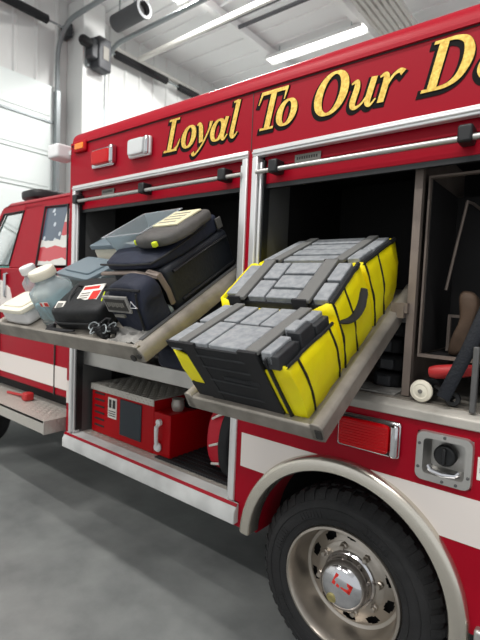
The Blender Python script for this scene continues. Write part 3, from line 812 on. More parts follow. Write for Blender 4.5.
t = MB(); t.prism([(.012, -.06), (.012, -.008), (.02, -.002), (.05, -.008), (.05, -.06)], 'x', -1.215, -.645, TB_); t.build('front_lip', 'aluw', tr, bevel=.003)
for x0, x1 in ((-.680, -.635), (-1.225, -1.185)):
    t = MB(); t.prism([(x0, -.058), (x0, .004), (x0+.01, .01), (x1-.01, .006), (x1, -.004), (x1, -.058)], 'y', .012, .93, TB_); t.build('side_rail', 'aluw', tr, bevel=.003)
t = MB(); t.box(-.662, -.640, .008, .012, -.045, -.012, TB_); t.build('rail_end_hole', 'ink', tr, smooth=False)
t = MB()
for x0 in (-1.25, -.66): t.box(x0, x0+.05, .13, .80, 1.56, 1.60)
t.build('slide_rail', 'jamb', tr, smooth=False)
# upright post and inner cabinet of the right compartment
t = MB(); t.box(-.610, -.580, .10, .13, 1.27, 2.30); t.box(-.610, -.596, .13, .80, 1.27, 2.30); t.build('divider_post', 'shelfgrey', truck, smooth=False)
t = MB(); t.box(-.640, -.612, .07, .10, 1.58, 1.63); t.box(-.665, -.600, .075, .10, 1.60, 1.64); t.build('rail_bracket', 'shelfgrey', truck, smooth=False)
ic = MB()
ic.box(-.570, .30, .14, .165, 2.132, 2.140); ic.box(-.570, .30, .14, .165, 1.428, 1.440); ic.box(-.570, -.563, .14, .165, 1.44, 2.132)
ic.box(-.52, .30, .36, .38, 1.585, 1.597); ic.box(-.52, -.508, .36, .38, 1.44, 1.585)
ic.build('inner_cabinet_frame', 'shelfgrey', truck, smooth=False)
t = MB(); t.box(-.566, .30, .55, .56, 1.44, 2.13); t.box(-.566, -.56, .165, .55, 1.44, 2.13); t.box(-.566, .30, .165, .55, 1.425, 1.432)
t.build('inner_cabinet', 'black', truck, smooth=False)
t = MB(); t.box(-.345, -.325, .02, .045, 1.265, 1.50); t.build('door_stay', 'jamb', truck, bevel=.004)
TRUCK_DONE = True

# ================================================================== THINGS ON THE RIGHT TRAY: three cribbing bags
TW = tray_frame(0, -.52, 1.25)
def on_tray(base, x, v, w=0.0):
    return base @ Vector((x, v, w))
def cribbing_bag(prof, label, tiles, straps, front_detail, BX0=-1.175, BX1=-.71, tmax=1.0):
    """prof: side outline (v, w) front-bottom, front-top, back-top, back-bottom"""
    v0 = min(prof[0][0], prof[3][0])
    base = Vector(((BX0+BX1)/2, prof[0][0], -.022))
    root = thing('cribbing_bag', label, 'equipment bag', TW @ base, (TILT, 0, 0), 'yellow cribbing bags on the right tray')
    P = [(a-base.y, b_-base.z) for a, b_ in prof]
    hx = (BX1-BX0)/2
    (fb, ft, bt, bb) = P
    # yellow fabric shell, slightly bulged sides, made as a lofted sleeve
    k = MB(); nseg = 8; vs = []; fs = []
    def lerp(a, b_, t): return (a[0]+(b_[0]-a[0])*t, a[1]+(b_[1]-a[1])*t)
    H = 5
    def rowpt(t, loop):      # loop: list of (x, edge param 0 front..1 back, bulge dir)
        f = lerp(fb, ft, t); b_ = lerp(bb, bt, t); bul = .016*math.sin(PI*min(1, t*1.0))
        out = []
        for x_, e_, bx, by in loop:
            tt_ = t*(.86 if e_ in (0, 1) and abs(x_) < hx*.72 else 1)
            q_ = lerp(lerp(fb, ft, tt_), lerp(bb, bt, tt_), e_)
            jit = .006*noise.noise(Vector((x_*20, e_*6, t*5)))
            out.append((x_+bx*(bul+jit), q_[0]+by*bul*.5, q_[1]))
        return out
    loop = []
    for i in range(9): loop.append((hx, i/8*.96+.02, 1, 0))
    for i in range(7): loop.append((hx-.02-(2*hx-.04)*i/6, 1, 0, .3))
    for i in range(9): loop.append((-hx, .98-i/8*.96, -1, 0))
    for i in range(7): loop.append((-hx+.02+(2*hx-.04)*i/6, 0, 0, -.3))
    n = len(loop)
    for r_ in range(H+1): vs += rowpt(r_/H*tmax, loop)
    for r_ in range(H):
        for i in range(n):
            j = (i+1) % n; fs.append((r_*n+i, r_*n+j, (r_+1)*n+j, (r_+1)*n+i))
    fs.append(tuple(range(n))[::-1])
    k.add(vs, fs)
    bag = k.build('bag', 'yellow', root, angle=60)
    so = bag.modifiers.new('thick', 'SOLIDIFY'); so.thickness = .006; so.offset = -1
    # frame of the sloped top: e along, x across, lift above
    d = Vector((0, bt[0]-ft[0], bt[1]-ft[1])); Lt = d.length; d.normalize(); nrm = Vector((0, -d.z, d.y))
    TT = Matrix(((1, 0, 0, 0), (0, d.y, nrm.y, ft[0]), (0, d.z, nrm.z, ft[1]), (0, 0, 0, 1)))
    # dark stack body below the tiles
    k = MB(); k.prism([(fb[0]+.012, .012), (ft[0]+.01, ft[1]-.012), (bt[0]-.008, bt[1]-.012), (bb[0]-.012, .012)], 'x', -hx+.012, hx-.012)
    k.build('block_stack', 'blockdk', root, smooth=False)
    for x0, x1, e0, e1, h0, h1 in tiles:
        k = MB(); k.box(-hx+x0*2*hx+.002, -hx+x1*2*hx-.002, e0*Lt+.002, e1*Lt-.002, -.03, h1, TT)
        k.build('cribbing_block', 'block', root, bevel=.004)
    for x0, x1 in straps:
        k = MB(); k.box(-hx+x0*2*hx, -hx+x1*2*hx, -.003, Lt+.003, .0, .0155, TT); k.build('strap', 'webbing', root, bevel=.003)
    # black piping on the right side and round the rim
    def on_side(e_, t, off=.004):
        f = lerp(fb, ft, t); b_ = lerp(bb, bt, t); q_ = lerp(f, b_, e_)
        jit = .006*noise.noise(Vector((hx*20, e_*6, t*5)))
        return (hx+.016*math.sin(PI*t)+jit+off-.003, q_[0], q_[1])
    k = MB()
    for e_ in ((.20, .86) if front_detail else (.04, .42)):
        k.tube([on_side(e_, t_/10*tmax) for t_ in range(0, 11)], .0045, 6)
    k.tube([on_side(e_/10*.96+.02, .99*tmax, .0) for e_ in range(11)], .006 if front_detail else .010, 6)
    k.build('piping', 'blknyl', bag)
    def front(x_, t, off): 
        q_ = lerp(fb, ft, t); return (x_, q_[0]-off, q_[1])
    def fpatch(mb, xa, xb, ta, tb, off=.006):
        vs = [front(xa, ta, off), front(xb, ta, off), front(xb, tb, off), front(xa, tb, off), front(xa, ta, -.003), front(xb, ta, -.003), front(xb, tb, -.003), front(xa, tb, -.003)]
        mb.add(vs, [(0,1,2,3),(7,6,5,4),(0,4,5,1),(1,5,6,2),(2,6,7,3),(3,7,4,0)])
    if front_detail:
        k = MB(); fpatch(k, -hx+.13, hx-.13, .0, .99, .007); fr = k.build('front_panel', 'blknyl', bag, smooth=False)
        k = MB()
        for t_ in (.22, .45, .68, .86): fpatch(k, -hx+.125, hx-.135, t_-.012, t_+.012, .010)
        for i in range(16): fpatch(k, -hx+.2+i*.0095, -hx+.205+i*.0095, .50, .56, .011)
        k.build('front_rib', 'blockdk', fr, smooth=False)
        for xa, xb in ((-hx+.078, -hx+.135), (hx-.145, hx-.075)):
            k = MB(); fpatch(k, xa, xb, .0, 1.04, .009); k.build('front_strap', 'webblk', bag, smooth=False)
        k = MB(); fpatch(k, -hx+.004, -hx+.078, .0, .3, .006); k.build('corner_patch', 'blknyl', bag, smooth=False); k = MB(); fpatch(k, -hx+.002, -hx+.078, .93, 1.03, .006); k.build('corner_patch', 'blknyl', bag, smooth=False)
        k = MB(); fpatch(k, hx-.052, hx-.044, .0, .97, .012); k.build('front_piping', 'blknyl', bag, smooth=False)
        # dark block ends showing at the right of the top
        k = MB()
        for e0, e1, l in ((.0, .34, .006), (.40, .66, .02), (.70, .98, .0)): k.box(hx-.055, hx-.004, e0*Lt+.002, e1*Lt-.002, -.045, l-.004, TT)
        k.build('block_end', 'blockdk', root, bevel=.004)
    else:
        for xa, xb in ((-hx+.05, -hx+.11), (hx-.15, hx-.09)):
            k = MB(); fpatch(k, xa, xb, .84, 1.06, .008); k.build('front_strap', 'webblk', bag, smooth=False)
    return root, bag, P, hx, on_side
tiles1 = [(.01,.12,0,.46,0,.010),(.01,.12,.5,.98,0,.010),(.23,.40,.0,.52,0,.012),(.23,.38,.56,.98,0,.010),(.41,.74,.0,.50,0,.012),(.40,.58,.54,.98,0,.009),(.59,.74,.54,.98,0,.010),
          (.86,.95,.0,.36,0,.012),(.86,.95,.42,.66,0,.024),(.86,.95,.72,.98,0,.012)]
tiles2 = [(.03,.15,.1,.9,0,.008),(.27,.43,.04,.48,0,.010),(.44,.72,.30,.62,0,.010),(.27,.43,.52,.96,0,.010),(.44,.72,.04,.26,0,.010),(.44,.72,.66,.96,0,.010),(.85,.97,.04,.45,0,.010),(.85,.97,.50,.95,0,.010)]
tiles3 = [(.03,.13,.05,.95,0,.010),(.25,.75,.04,.22,0,.010),(.25,.75,.27,.46,0,.012),(.25,.75,.51,.70,0,.010),(.25,.75,.75,.96,0,.012),(.86,.97,.04,.40,0,.014),(.86,.97,.45,.95,0,.010)]
P1 = [(.05, -.022), (.0, .258), (.322, .216), (.325, -.022)]
P2 = [(.33, -.022), (.338, .240), (.590, .274), (.612, -.022)]
P3 = [(.618, -.022), (.612, .262), (.955, .212), (.86, -.022)]
straps = [(.13, .22), (.75, .85)]
cribbing_bag(P1, 'yellow and black bag of grey cribbing blocks at the tray front edge, lowest of three', tiles1, straps, True, tmax=.86)
r2, bag2, PP, hx, on_side = cribbing_bag(P2, 'yellow bag of grey cribbing blocks with black side handle, middle of three on tilted tray', tiles2, [(.16, .26), (.73, .84)], False, -1.205, -.712)
k = MB(); pts = [on_side(.03+.80*i/10, .72-.14*math.sin(PI*i/10), .010) for i in range(11)]
k.tube(pts, [.014]+[.024]*9+[.014], 8, flat=.35); k.build('side_handle', 'blknyl', bag2)
cribbing_bag(P3, 'yellow bag of grey cribbing blocks against the compartment, hindmost of three on tilted tray', tiles3, [(.14, .24), (.76, .85)], False, -1.19, -.712)

# ================================================================== THINGS ON THE LEFT TRAY
TL = tray_frame(0, -.535, 1.365)
W0 = .027
def ontray(name, label, cat, x, v, rz=0.0, w=W0, group=None):
    o = thing(name, label, cat, TL @ Vector((x, v, w)), (0, 0, 0), group)
    o.rotation_euler = (Matrix.Rotation(TILT, 3, 'X') @ Matrix.Rotation(rz, 3, 'Z')).to_euler()
    return o
# white tub with a lid
t = ontray('plastic_tub', 'white lidded plastic tub at the left end of the left tray', 'tub', -2.59, .155)
k = MB(); k.soft(-.14, .13, -.10, .10, 0, .085, e=9); k.build('tub_body', 'whitepl', t)
k = MB(); k.soft(-.15, .14, -.11, .11, .075, .105, e=9); k.soft(-.12, .11, -.08, .08, .095, .115, e=9); k.build('lid', 'creamlid', t)
# clear jars
def jar(label, x, v, rz, r, h, lidm, content, w=W0):
    t = ontray('storage_jar', label, 'jar', x, v, rz, w, group='clear plastic jars on the left tray')
    k = MB()
    sq = 4.0
    n = 28; rows = [(.0, .93), (.008, 1.0), (h*.62, 1.0), (h*.74, .96), (h*.86, .62), (h*.90, .58), (h, .58)]
    vs = []; fs = []
    for z_, s_ in rows:
        for i in range(n):
            g = 2*PI*i/n; c_, s2 = math.cos(g), math.sin(g); e_ = 3.2 if z_ < h*.8 else 2.0
            d = (abs(c_)**e_+abs(s2)**e_)**(1/e_)
            vs.append((r*s_*c_/d, r*s_*s2/d, z_))
    for a in range(len(rows)-1):
        for i in range(n): fs.append((a*n+i, a*n+(i+1) % n, (a+1)*n+(i+1) % n, (a+1)*n+i))
    fs.append(tuple(range(n))[::-1]); k.add(vs, fs)
    b_ = k.build('jar_body', 'frost', t, angle=50)
    k = MB(); k.lathe([(0, h-.012), (r*.66, h-.012), (r*.68, h-.008), (r*.68, h+.026), (r*.64, h+.033), (0, h+.035)], 36)
    for i in range(36): k.box(r*.67, r*.695, -.003, .003, h-.006, h+.024, Matrix.Rotation(2*PI*i/36, 4, 'Z'))
    k.build('lid', lidm, t, angle=30)
    if content:
        k = MB(); k.soft(-r*.86, r*.86, -r*.86, r*.86, .012, h*content, e=4, puff=.02, ns=16, seed=2); k.build('contents', 'frostblue', t)
        k = MB(); k.box(r*.1, r*.75, -r-.003, -r-.001, h*.46, h*.56); k.build('jar_label', 'labelw', t, smooth=False)
        k = MB(); k.box(r*.12, r*.25, -r-.0045, -r-.003, h*.47, h*.55); k.box(r*.45, r*.73, -r-.0045, -r-.003, h*.47, h*.55); k.build('label_print', 'labelr', t, smooth=False)
    return t
jar('clear jar of pale blue packets with cream lid, in front beside black case', -2.30, .19, .15, .100, .25, 'creamlid', .5)
jar('empty clear jar with white lid, behind the white tub', -2.685, .30, -.1, .066, .215, 'whitepl', 0)
# black soft case with labels
t = ontray('equipment_case', 'black zipped soft case with white and red label, left of the navy duffel', 'case', -2.015, .22, .10)
def wedge(w_, q_):       # lower at its front edge
    f = (w_.y+.15)/.30
    return (w_.x, w_.y, w_.z*(.72+.32*max(0, min(1, f))))
k = MB(); k.soft(-.185, .20, -.14, .14, 0, .165, e=7, n=12, puff=.01, ns=9, shape=wedge); k.build('case_body', 'casebl', t)
k = MB(); k.tube([(.176*math.copysign(abs(math.cos(g))**.35, math.cos(g)), .151*math.copysign(abs(math.sin(g))**.35, math.sin(g)), .066+.016*math.sin(g)) for g in [2*PI*i/40 for i in range(40)]], .005, 6, closed=True); k.build('zip', 'blackp', t)
tt = Matrix.Translation((.05, -.02, .146)) @ Matrix.Rotation(.33, 4, 'X') @ Matrix.Rotation(.1, 4, 'Z')
k = MB(); k.box(-.075, .075, -.05, .055, 0, .0035, tt); lb_ = k.build('top_label', 'labelw', t, smooth=False)
k = MB(); k.box(-.065, .045, .025, .045, .0035, .0045, tt); k.box(.015, .07, -.045, .01, .0035, .0045, tt); k.build('label_print', 'labelr', lb_, smooth=False)
k = MB()
for i in range(3): k.box(-.062, .0, -.035+i*.016, -.028+i*.016, .0035, .0045, tt)
k.build('label_line', 'labelg', lb_, smooth=False)
tt = Matrix.Translation((-.11, -.10, .121)) @ Matrix.Rotation(.5, 4, 'X')
k = MB(); k.box(-.035, .03, -.025, .025, 0, .004, tt); fl_ = k.build('front_label', 'labelw', t, smooth=False)
k = MB(); k.box(-.025, .02, -.012, .014, .004, .005, tt); k.build('label_print', 'labelg', fl_, smooth=False)
k = MB(); k.tube([(-.17, -.145, .03), (-.20, -.165, .028), (-.19, -.175, .022), (-.06, -.172, .02), (.0, -.165, .018)], [.018, .024, .022, .012, .008], 8, flat=.7); k.build('strap', 'webblk', t)
k = MB(); k.tube([(-.09, .05, .150), (-.095, .03, .165), (-.08, -.05, .148), (-.07, -.08, .125)], .010, 8, flat=.5); k.build('handle', 'casebl', t)
# grey tote with lid behind the case
t = ontray('storage_tote', 'grey plastic tote with blue grey lid behind black case', 'storage tote', -2.33, .46, -.18)
k = MB(); k.soft(-.20, .20, -.10, .10, 0, .15, e=10, n=8, shape=lambda w_, q_: (w_.x*(.86+.14*w_.z/.15), w_.y*(.86+.14*w_.z/.15), w_.z)); k.build('tote_body', 'tote', t)
k = MB(); k.soft(-.225, .225, -.115, .115, .14, .165, e=14, n=8); k.soft(-.17, .17, -.075, .075, .155, .176, e=12, n=8); k.build('lid', 'totelid', t)
for sx in (-.21, .21):
    k = MB(); k.box(sx-.02, sx+.02, -.06, .06, .10, .145); k.build('handle', 'tote', t, bevel=.008)
# navy duffel
t = ontray('duffel_bag', 'small navy zipped duffel with grey name tag, in front of the big gear bag', 'duffel bag', -1.635, .20, .0)
def roundtop(w_, q_): 
    return (w_.x, w_.y*(1-.22*max(0, w_.z-.12)/.1), w_.z-.02*abs(q_.x)**3*(1 if q_.z > .3 else 0))
k = MB(); k.soft(-.095, .14, -.08, .08, 0, .24, e=5.5, n=14, puff=.016, ns=8, seed=4, shape=roundtop); k.build('bag_body', 'navy', t)
k = MB(); k.box(-.08, .085, -.092, -.080, .115, .195); tg = k.build('name_tag', 'clothlt', t, bevel=.004)
k = MB(); k.box(-.068, .073, -.094, -.092, .128, .183); tw = k.build('tag_window', 'ink', tg, smooth=False)
q = MB()
for i in range(8): q.box(-.058+i*.015, -.047+i*.015, -.0952, -.0938, .145+.004*(i % 2), .168)
q.build('tag_print', 'labelg', tw, smooth=False)
k = MB(); k.tube([(-.085, -.065, .21), (.0, -.072, .22), (.07, -.072, .22), (.14, -.05, .205)], .006, 6); k.tube([(.11, -.083, .03), (.125, -.083, .14), (.13, -.066, .20)], .005, 6); k.build('piping', 'blknyl', t)
k = MB(); k.tube([(.11, -.088, .175), (.09, -.089, .145), (.13, -.088, .145)], .004, 6, closed=True); k.build('strap_ring', 'chrome', t)
k = MB(); k.box(-.05, .02, -.090, -.080, .09, .10); k.build('small_tag', 'labelg', t, smooth=False)
k = MB(); k.tube([(-.10, .0, .17), (-.13, -.03, .19), (-.15, -.06, .15)], .008, 6, flat=.5); k.build('strap_end', 'hivis', t)
# big gear bag: dark shell with navy padded top
t = ontray('gear_bag', 'large navy and black wheeled gear bag along the right rail of left tray', 'gear bag', -1.70, .56, 0)
k = MB(); k.soft(-.21, .195, -.245, .235, 0, .225, e=11, n=12, puff=.006, ns=6); k.build('shell', 'navydk', t)
def toppad(w_, q_):
    return (w_.x+.0, w_.y+.0, w_.z-.035*max(0, -q_.y)*(1 if q_.z > 0 else .0))
k = MB(); k.soft(-.215, .185, -.265, .225, .215, .31, e=6, n=14, puff=.016, ns=7, seed=9, shape=toppad); k.build('padded_top', 'navy', t)
k = MB(); k.tube([(.197, -.2, .19), (.200, .0, .195), (.197, .2, .19)], .012, 8, flat=.6); k.tube([(.199, -.2, .05), (.201, .2, .05)], .007, 6); k.build('edge_bead', 'blackp', t)
k = MB(); k.tube([(.185, -.275, .20), (.05, -.285, .225), (-.2, -.285, .22)], .014, 8, flat=.6); k.tube([(.12, -.27, .225), (.185, -.27, .21), (.197, -.262, .13), (.19, -.256, .06)], .016, 8, flat=.5); k.build('handle_frame', 'shelfgrey', t)
k = MB(); k.lathe([(0, 0), (.028, 0), (.03, .004), (.03, .026), (.026, .03), (0, .03)], 20, Matrix.Translation((.165, -.27, .034)) @ Matrix.Rotation(PI/2, 4, 'X')); k.build('caster', 'tote', t)
k = MB(); k.box(.183, .193, .17, .21, .235, .29); k.build('pull_tab', 'greycl', t, bevel=.004)
k = MB(); k.tube([(-.2, -.275, .262), (0, -.283, .262), (.16, -.27, .262), (.186, -.2, .268), (.188, .1, .285)], .005, 6); k.build('zip', 'blackp', t)
# grey pouch with cream card on top
t = ontray('pouch', 'grey canvas pouch with cream card lying on the big gear bag', 'pouch', -1.61, .56, .05, w=W0+.290)
k = MB(); k.soft(-.13, .13, -.19, .17, 0, .068, e=4, n=12, puff=.014, ns=9, seed=3); k.build('pouch_body', 'greycl', t)
tt = Matrix.Translation((.0, .03, .067))
k = MB(); k.box(-.085, .085, -.10, .09, -.004, .006, tt); cd = k.build('card', 'cream', t, bevel=.003)
k = MB()
for i in range(4): k.box(-.06, .05, -.07+i*.038, -.058+i*.038, .006, .0068, tt)
k.build('card_print', 'labelg', cd, smooth=False)
for px_, py_ in ((-.11, -.16), (.05, -.205), (-.03, .12)):
    k = MB(); k.soft(px_-.013, px_+.013, py_-.010, py_+.010, .02, .045, e=5, n=5); k.build('toggle', 'hivis', t)
# clear bin leaning on the gear bag
t = ontray('clear_bin', 'clear plastic open bin with white papers behind the grey pouch', 'bin', -1.82, .55, .1, w=W0+.275)
k = MB()
def openbin(mb, a, b_, h, tp, th=.004):
    o1 = [(-a*tp, -b_*tp, 0), (a*tp, -b_*tp, 0), (a*tp, b_*tp, 0), (-a*tp, b_*tp, 0)]; o2 = [(-a, -b_, h), (a, -b_, h), (a, b_, h), (-a, b_, h)]
    rim_ = [(-a-.012, -b_-.012, h), (a+.012, -b_-.012, h), (a+.012, b_+.012, h), (-a-.012, b_+.012, h)]
    vs = o1+o2+rim_
    mb.add(vs, [(3,2,1,0)]+[(i, (i+1) % 4, (i+1) % 4+4, i+4) for i in range(4)]+[(i+4, (i+1) % 4+4, (i+1) % 4+8, i+8) for i in range(4)])
openbin(k, .125, .155, .085, .85)
ob = k.build('bin_body', 'frost', t, smooth=False); so = ob.modifiers.new('thick', 'SOLIDIFY'); so.thickness = .004
k = MB(); k.box(-.08, .02, -.12, .05, .006, .012, Matrix.Rotation(.2, 4, 'Z')); k.box(-.06, .05, -.10, .08, .014, .02, Matrix.Rotation(-.2, 4, 'Z')); k.build('papers', 'labelw', t, smooth=False)
# small box with blue lid at the back
t = ontray('storage_box', 'tan box with blue grey lid at the back of the left tray', 'box', -2.47, .685, .0)
k = MB(); k.soft(-.02, .22, -.045, .06, 0, .20, e=12, n=6); k.build('box_body', 'creamlid', t)
k = MB(); k.soft(-.035, .235, -.055, .07, .195, .225, e=12, n=6); k.build('lid', 'totelid', t)
# coiled webbing with buckles, crumpled cloth at the lip
t = ontray('webbing_coil', 'coiled grey webbing strap with metal clips at the tray front edge', 'strap', -1.77, .085, .0)
k = MB()
pts = []
for i in range(90):
    g = i*.42; r_ = .045+.022*math.sin(i*1.7)
    pts.append((r_*1.5*math.cos(g), r_*.7*math.sin(g)+.0, .014+.0005*i+.008*math.sin(i*.9)))
k.tube(pts, .010, 6, flat=.6); k.build('webbing', 'webblk', t)
for gx, gy, gr in ((-.07, -.01, .3), (-.03, -.03, 1.2), (.03, -.02, -.5), (.06, .0, .8)):
    k = MB(); k.tube([(gx+.026*math.cos(a_)*math.cos(gr)-.013*math.sin(a_)*math.sin(gr), gy+.026*math.cos(a_)*math.sin(gr)+.013*math.sin(a_)*math.cos(gr), .05+.012*math.sin(a_+gr)) for a_ in [2*PI*i/14 for i in range(14)]], .0035, 6, closed=True); k.build('metal_clip', 'galv', t)
t = ontray('cleaning_cloth', 'crumpled pale grey cloth at the front right corner of left tray', 'cloth', -1.59, .085, .1)
k = MB(); n = 22; vs = []; fs = []
for i in range(n+1):
    for j in range(n+1):
        a, b_ = (i/n-.5)*.19, (j/n-.5)*.12
        z_ = .020+.022*noise.noise(Vector((a*22, b_*26, 1.3)))+.010*noise.noise(Vector((a*60, b_*60, 5)))
        vs.append((a+.012*noise.noise(Vector((b_*30, 2, 0))), b_+.012*noise.noise(Vector((a*30, 7, 0))), max(.004, z_)))
for i in range(n):
    for j in range(n): fs.append((i*(n+1)+j, (i+1)*(n+1)+j, (i+1)*(n+1)+j+1, i*(n+1)+j+1))
k.add(vs, fs); cl_ = k.build('cloth', 'clothlt', t); so = cl_.modifiers.new('thick', 'SOLIDIFY'); so.thickness = .003

# ================================================================== LOWER LEFT COMPARTMENT
t = thing('power_unit', 'red steel power unit with diamond plate top in the lower left compartment', 'power unit', (-2.40, .34, .6255))
k = MB(); k.box(-.385, .28, -.22, .24, 0, .335); k.box(.28, .43, -.22, .24, 0, .27); bd = k.build('housing', 'redd', t, bevel=.006)
k = MB(); k.box(-.39, .285, -.226, .245, .335, .343); k.box(-.39, .285, -.229, -.224, .300, .343); lozenges(k, -.39, .285, -.226, .245, .343); lozenges(k, -.39, .285, -.021, .021, 0, .02, Matrix.Translation((0, -.229, .3215)) @ RY); k.build('tread_top', 'plate', t, smooth=False)
k = MB(); k.box(-.055, .165, -.228, -.218, .045, .285); wd = k.build('window', 'winblk', t, bevel=.006)
k = MB(); k.box(-.19, -.095, -.224, -.218, .135, .275); ll = k.build('instruction_label', 'labelw', t, smooth=False)
k = MB()
for zz in (.15, .165, .18): k.box(-.18, -.105, -.2252, -.2238, zz, zz+.006)
k.box(-.178, -.15, -.2252, -.2238, .205, .262); k.box(-.138, -.108, -.2252, -.2238, .205, .262); k.build('label_print', 'ink', ll, smooth=False)
k = MB()
for i in range(6): k.box(-.345, -.235, -.224, -.218, .05+i*.045, .062+i*.045)
k.build('vent_slot', 'ink', t, smooth=False)
k = MB(); k.tube([(.345, -.235, .205), (.345, -.255, .19), (.34, -.25, .11), (.335, -.24, .07)], [.012, .014, .012, .013], 10); k.lathe([(0, 0), (.028, 0), (.03, .01), (.02, .022), (0, .024)], 20, axis_y(.335, -.225, .06)); k.lathe([(0, 0), (.02, 0), (.02, .02), (0, .022)], 16, axis_y(.345, -.225, .215)); k.build('latch_handle', 'whitepl', t)
k = MB(); k.lathe([(0, .27), (.032, .27), (.04, .285), (.042, .315), (.036, .33), (.038, .345), (.0, .348)], 24, Matrix.Translation((.365, -.10, 0))); k.build('pressure_gauge', 'gauge', t, angle=30)
k = MB(); k.soft(.32, .42, -.02, .1, .265, .34, e=4); k.build('hose_coupling', 'blackp', t)
# red hard pack standing at the right
t = thing('rescue_pack', 'red and black hard pack with white trim standing behind the compartment jamb', 'pack', (-1.525, .31, .636), (0, 0, -.12))
def packshape(w_, q_):
    return (w_.x, w_.y-.05*(1-((w_.z-.19)/.19)**2)*(1 if q_.y < 0 else .2), w_.z)
k = MB(); k.soft(-.145, .0, -.16, .20, .01, .40, e=5, n=12, shape=packshape); k.build('front_shell', 'redpack', t)
k = MB(); k.soft(-.01, .075, -.19, .20, 0, .41, e=6, n=12, shape=packshape); k.build('back_shell', 'blknyl', t)
k = MB()
for z0, z1, yo in ((.31, .36, .0), (.16, .20, .0), (.055, .085, .0)):
    k.tube([(-.10, -.205+.04*abs((z0-.19)/.19)**2, z0), (-.055, -.222+.05*abs((z0-.19)/.19)**2, (z0+z1)/2), (-.02, -.215+.05*abs((z1-.19)/.19)**2, z1-.005)], .007, 6)
k.build('reflective_strip', 'labelw', t)
k = MB(); k.tube([(-.112, -.10, .10), (-.125, -.12, .18), (-.125, -.12, .28), (-.112, -.10, .36)], .012, 8); k.build('side_handle', 'shelfgrey', t)
k = MB()
for i in range(12): k.box(-2.06, -1.42, .10+i*.045, .128+i*.045, .629, .635)
k.box(-2.07, -1.41, .09, .66, .6255, .630)
tag(k.build('rubber_mat', 'matrub', smooth=False), 'ribbed black rubber mat on the lower compartment floor', 'mat')
# navy tarp bundle on the shelf beam
t = MB(); t.soft(-2.02, -1.70, .02, .30, 1.197, 1.34, e=5, n=10, puff=.02, ns=7, seed=6)
tag(t.build('folded_tarp', 'navy'), 'folded navy tarp lying under the raised left tray', 'tarp')

# ================================================================== RIGHT COMPARTMENT THINGS
t = thing('lifting_tool', 'white capped tool with red grip lying beside the upright post', 'hand tool', (-.50, .10, 1.267), (0, 0, 0))
k = MB(); k.lathe([(0, -.012), (.040, -.012), (.050, -.006), (.053, .004), (.050, .014), (.036, .019), (.030, .017), (.012, .022), (0, .022)], 32, axis_y(-.02, -.04, .042) @ Matrix.Scale(.8, 4)); k.build('end_cap', 'creamlid', t, angle=30)
k = MB(); k.lathe([(0, 0), (.008, 0), (.008, .005), (0, .006)], 12, axis_y(-.02, -.057, .042)); k.build('cap_screw', 'labelg', t)
k = MB(); k.lathe([(0, 0), (.028, .0), (.035, .02), (.035, .18), (.02, .2), (0, .2)], 20, axis_y(-.02, .17, .042)); k.build('barrel', 'blackp', t)
k = MB(); k.tube([(.0, -.02, .115), (.02, -.02, .118), (.10, -.01, .132), (.145, -.005, .140)], [.02, .026, .026, .02], 14); k.build('grip', 'handlered', t)
k = MB(); k.lathe([(.012, 0), (.026, 0), (.028, .01), (.026, .02), (.012, .02)], 20, axis_y(.09, -.02, .03), closed_prof=True); k.tube([(.09, -.03, .03), (.02, -.0, .06)], .012, 8); k.build('hose_fitting', 'blackp', t)
k = MB(); k.tube([(-.435, .03, 1.300), (-.405, .035, 1.38), (-.37, .04, 1.47), (-.33, .06, 1.60), (-.30, .10, 1.72)], .024, 10, flat=.3)
tag(k.build('carry_strap', 'strapdk'), 'wide dark blue strap hanging out over the right compartment sill', 'strap')
t = MB(); t.tube([(-.462, .3, 2.06), (-.468, .3, 2.02), (-.495, .3, 1.86), (-.520, .3, 1.70)], .006, 8); t.tube([(-.462, .3, 2.06), (-.462, .4, 2.07), (-.462, .55, 2.07)], .006, 8)
tag(t.build('pry_rod', 'shelfgrey'), 'thin bent grey rod hanging inside the dark inner cabinet', 'rod')
k = MB(); k.soft(-.500, -.435, .24, .31, 1.433, 1.69, e=4, n=10, puff=.02, ns=10, shape=lambda w_, q_: (w_.x+.05*math.sin((w_.z-1.43)*8), w_.y, w_.z))
tag(k.build('work_glove', 'tan'), 'tan leather glove propped inside the inner cabinet', 'glove')
t = thing('webbing_bundle', 'black strap bundle with plastic buckles behind the right tray', 'strap bundle', (-.72, .30, 1.267))
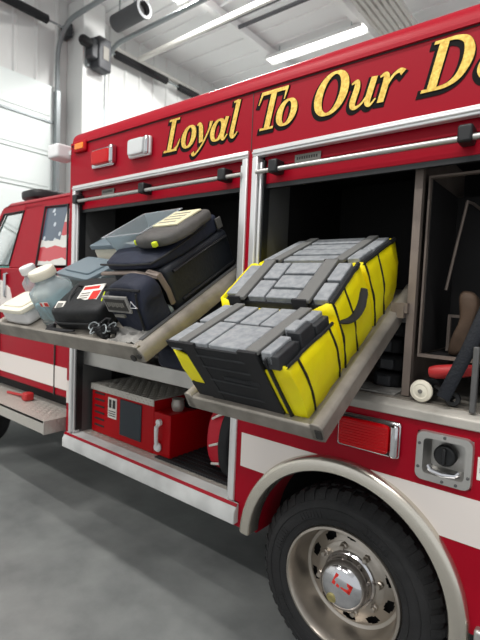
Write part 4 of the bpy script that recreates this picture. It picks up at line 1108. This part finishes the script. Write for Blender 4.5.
for i, (z0, dx) in enumerate(((.0, .0), (.075, .01), (.15, -.005), (.225, .008))):
    k = MB(); k.soft(-.06+dx, .07+dx, -.1, .12, z0, z0+.07, e=6, n=6); k.build('folded_strap', 'blknyl', t)
    k = MB(); k.box(-.03+dx, .03+dx, -.112, -.098, z0+.01, z0+.055); k.build('buckle', 'opener', t, bevel=.006)
k = MB(); k.box(-1.0, -.63, .08, .25, 1.267, 1.274); tag(k.build('rubber_liner', 'clothlt', smooth=False), 'worn grey liner on the right compartment floor', 'liner')

# ================================================================== LIGHT AND CAMERA
W = bpy.data.worlds.new('world'); S.world = W; W.use_nodes = True
bg = W.node_tree.nodes['Background']; bg.inputs['Color'].default_value = (.95, .98, 1, 1); bg.inputs['Strength'].default_value = .62
def area(x, y, z, sx, sy, power, rot=(0,0,0), col=(1, .98, .95)):
    l = bpy.data.lights.new('lamp', 'AREA'); l.shape = 'RECTANGLE'; l.size = sx; l.size_y = sy; l.energy = power; l.color = col
    o = bpy.data.objects.new('lamp', l); o.location = (x, y, z); o.rotation_euler = rot; COL.objects.link(o); return o
for (lx, ly, lz, lab) in lights:
    area(lx, ly, lz-.03, 2.3, .2, 290 if ly > 0 else 130)
S.view_settings.view_transform = 'Standard'; S.view_settings.look = 'None'; S.view_settings.gamma = 1; S.view_settings.use_curve_mapping = False
S.view_settings.exposure = 0.36

cam = bpy.data.cameras.new('camera'); co = bpy.data.objects.new('camera', cam); COL.objects.link(co); S.camera = co
F, YAW, PIT, ROLL = 452.565, -.674144, -.063967, .042605
fw = Vector((math.sin(YAW)*math.cos(PIT), math.cos(YAW)*math.cos(PIT), math.sin(PIT)))
rt = Vector((math.cos(YAW), -math.sin(YAW), 0)); up = rt.cross(fw)
r2_ = rt*math.cos(ROLL)+up*math.sin(ROLL); u2_ = -rt*math.sin(ROLL)+up*math.cos(ROLL)
mw = Matrix((r2_, u2_, -fw)).transposed().to_4x4(); mw.translation = (-.002564, -1.717665, 1.659656)
co.matrix_world = mw
cam.sensor_fit = 'VERTICAL'; cam.sensor_height = 36; cam.lens = F/640*36
cam.clip_start = .05; cam.clip_end = 100
cam.dof.use_dof = True; cam.dof.focus_distance = 2.0; cam.dof.aperture_fstop = 2.8
S.cycles.use_denoising = True
S.cycles.max_bounces = 8
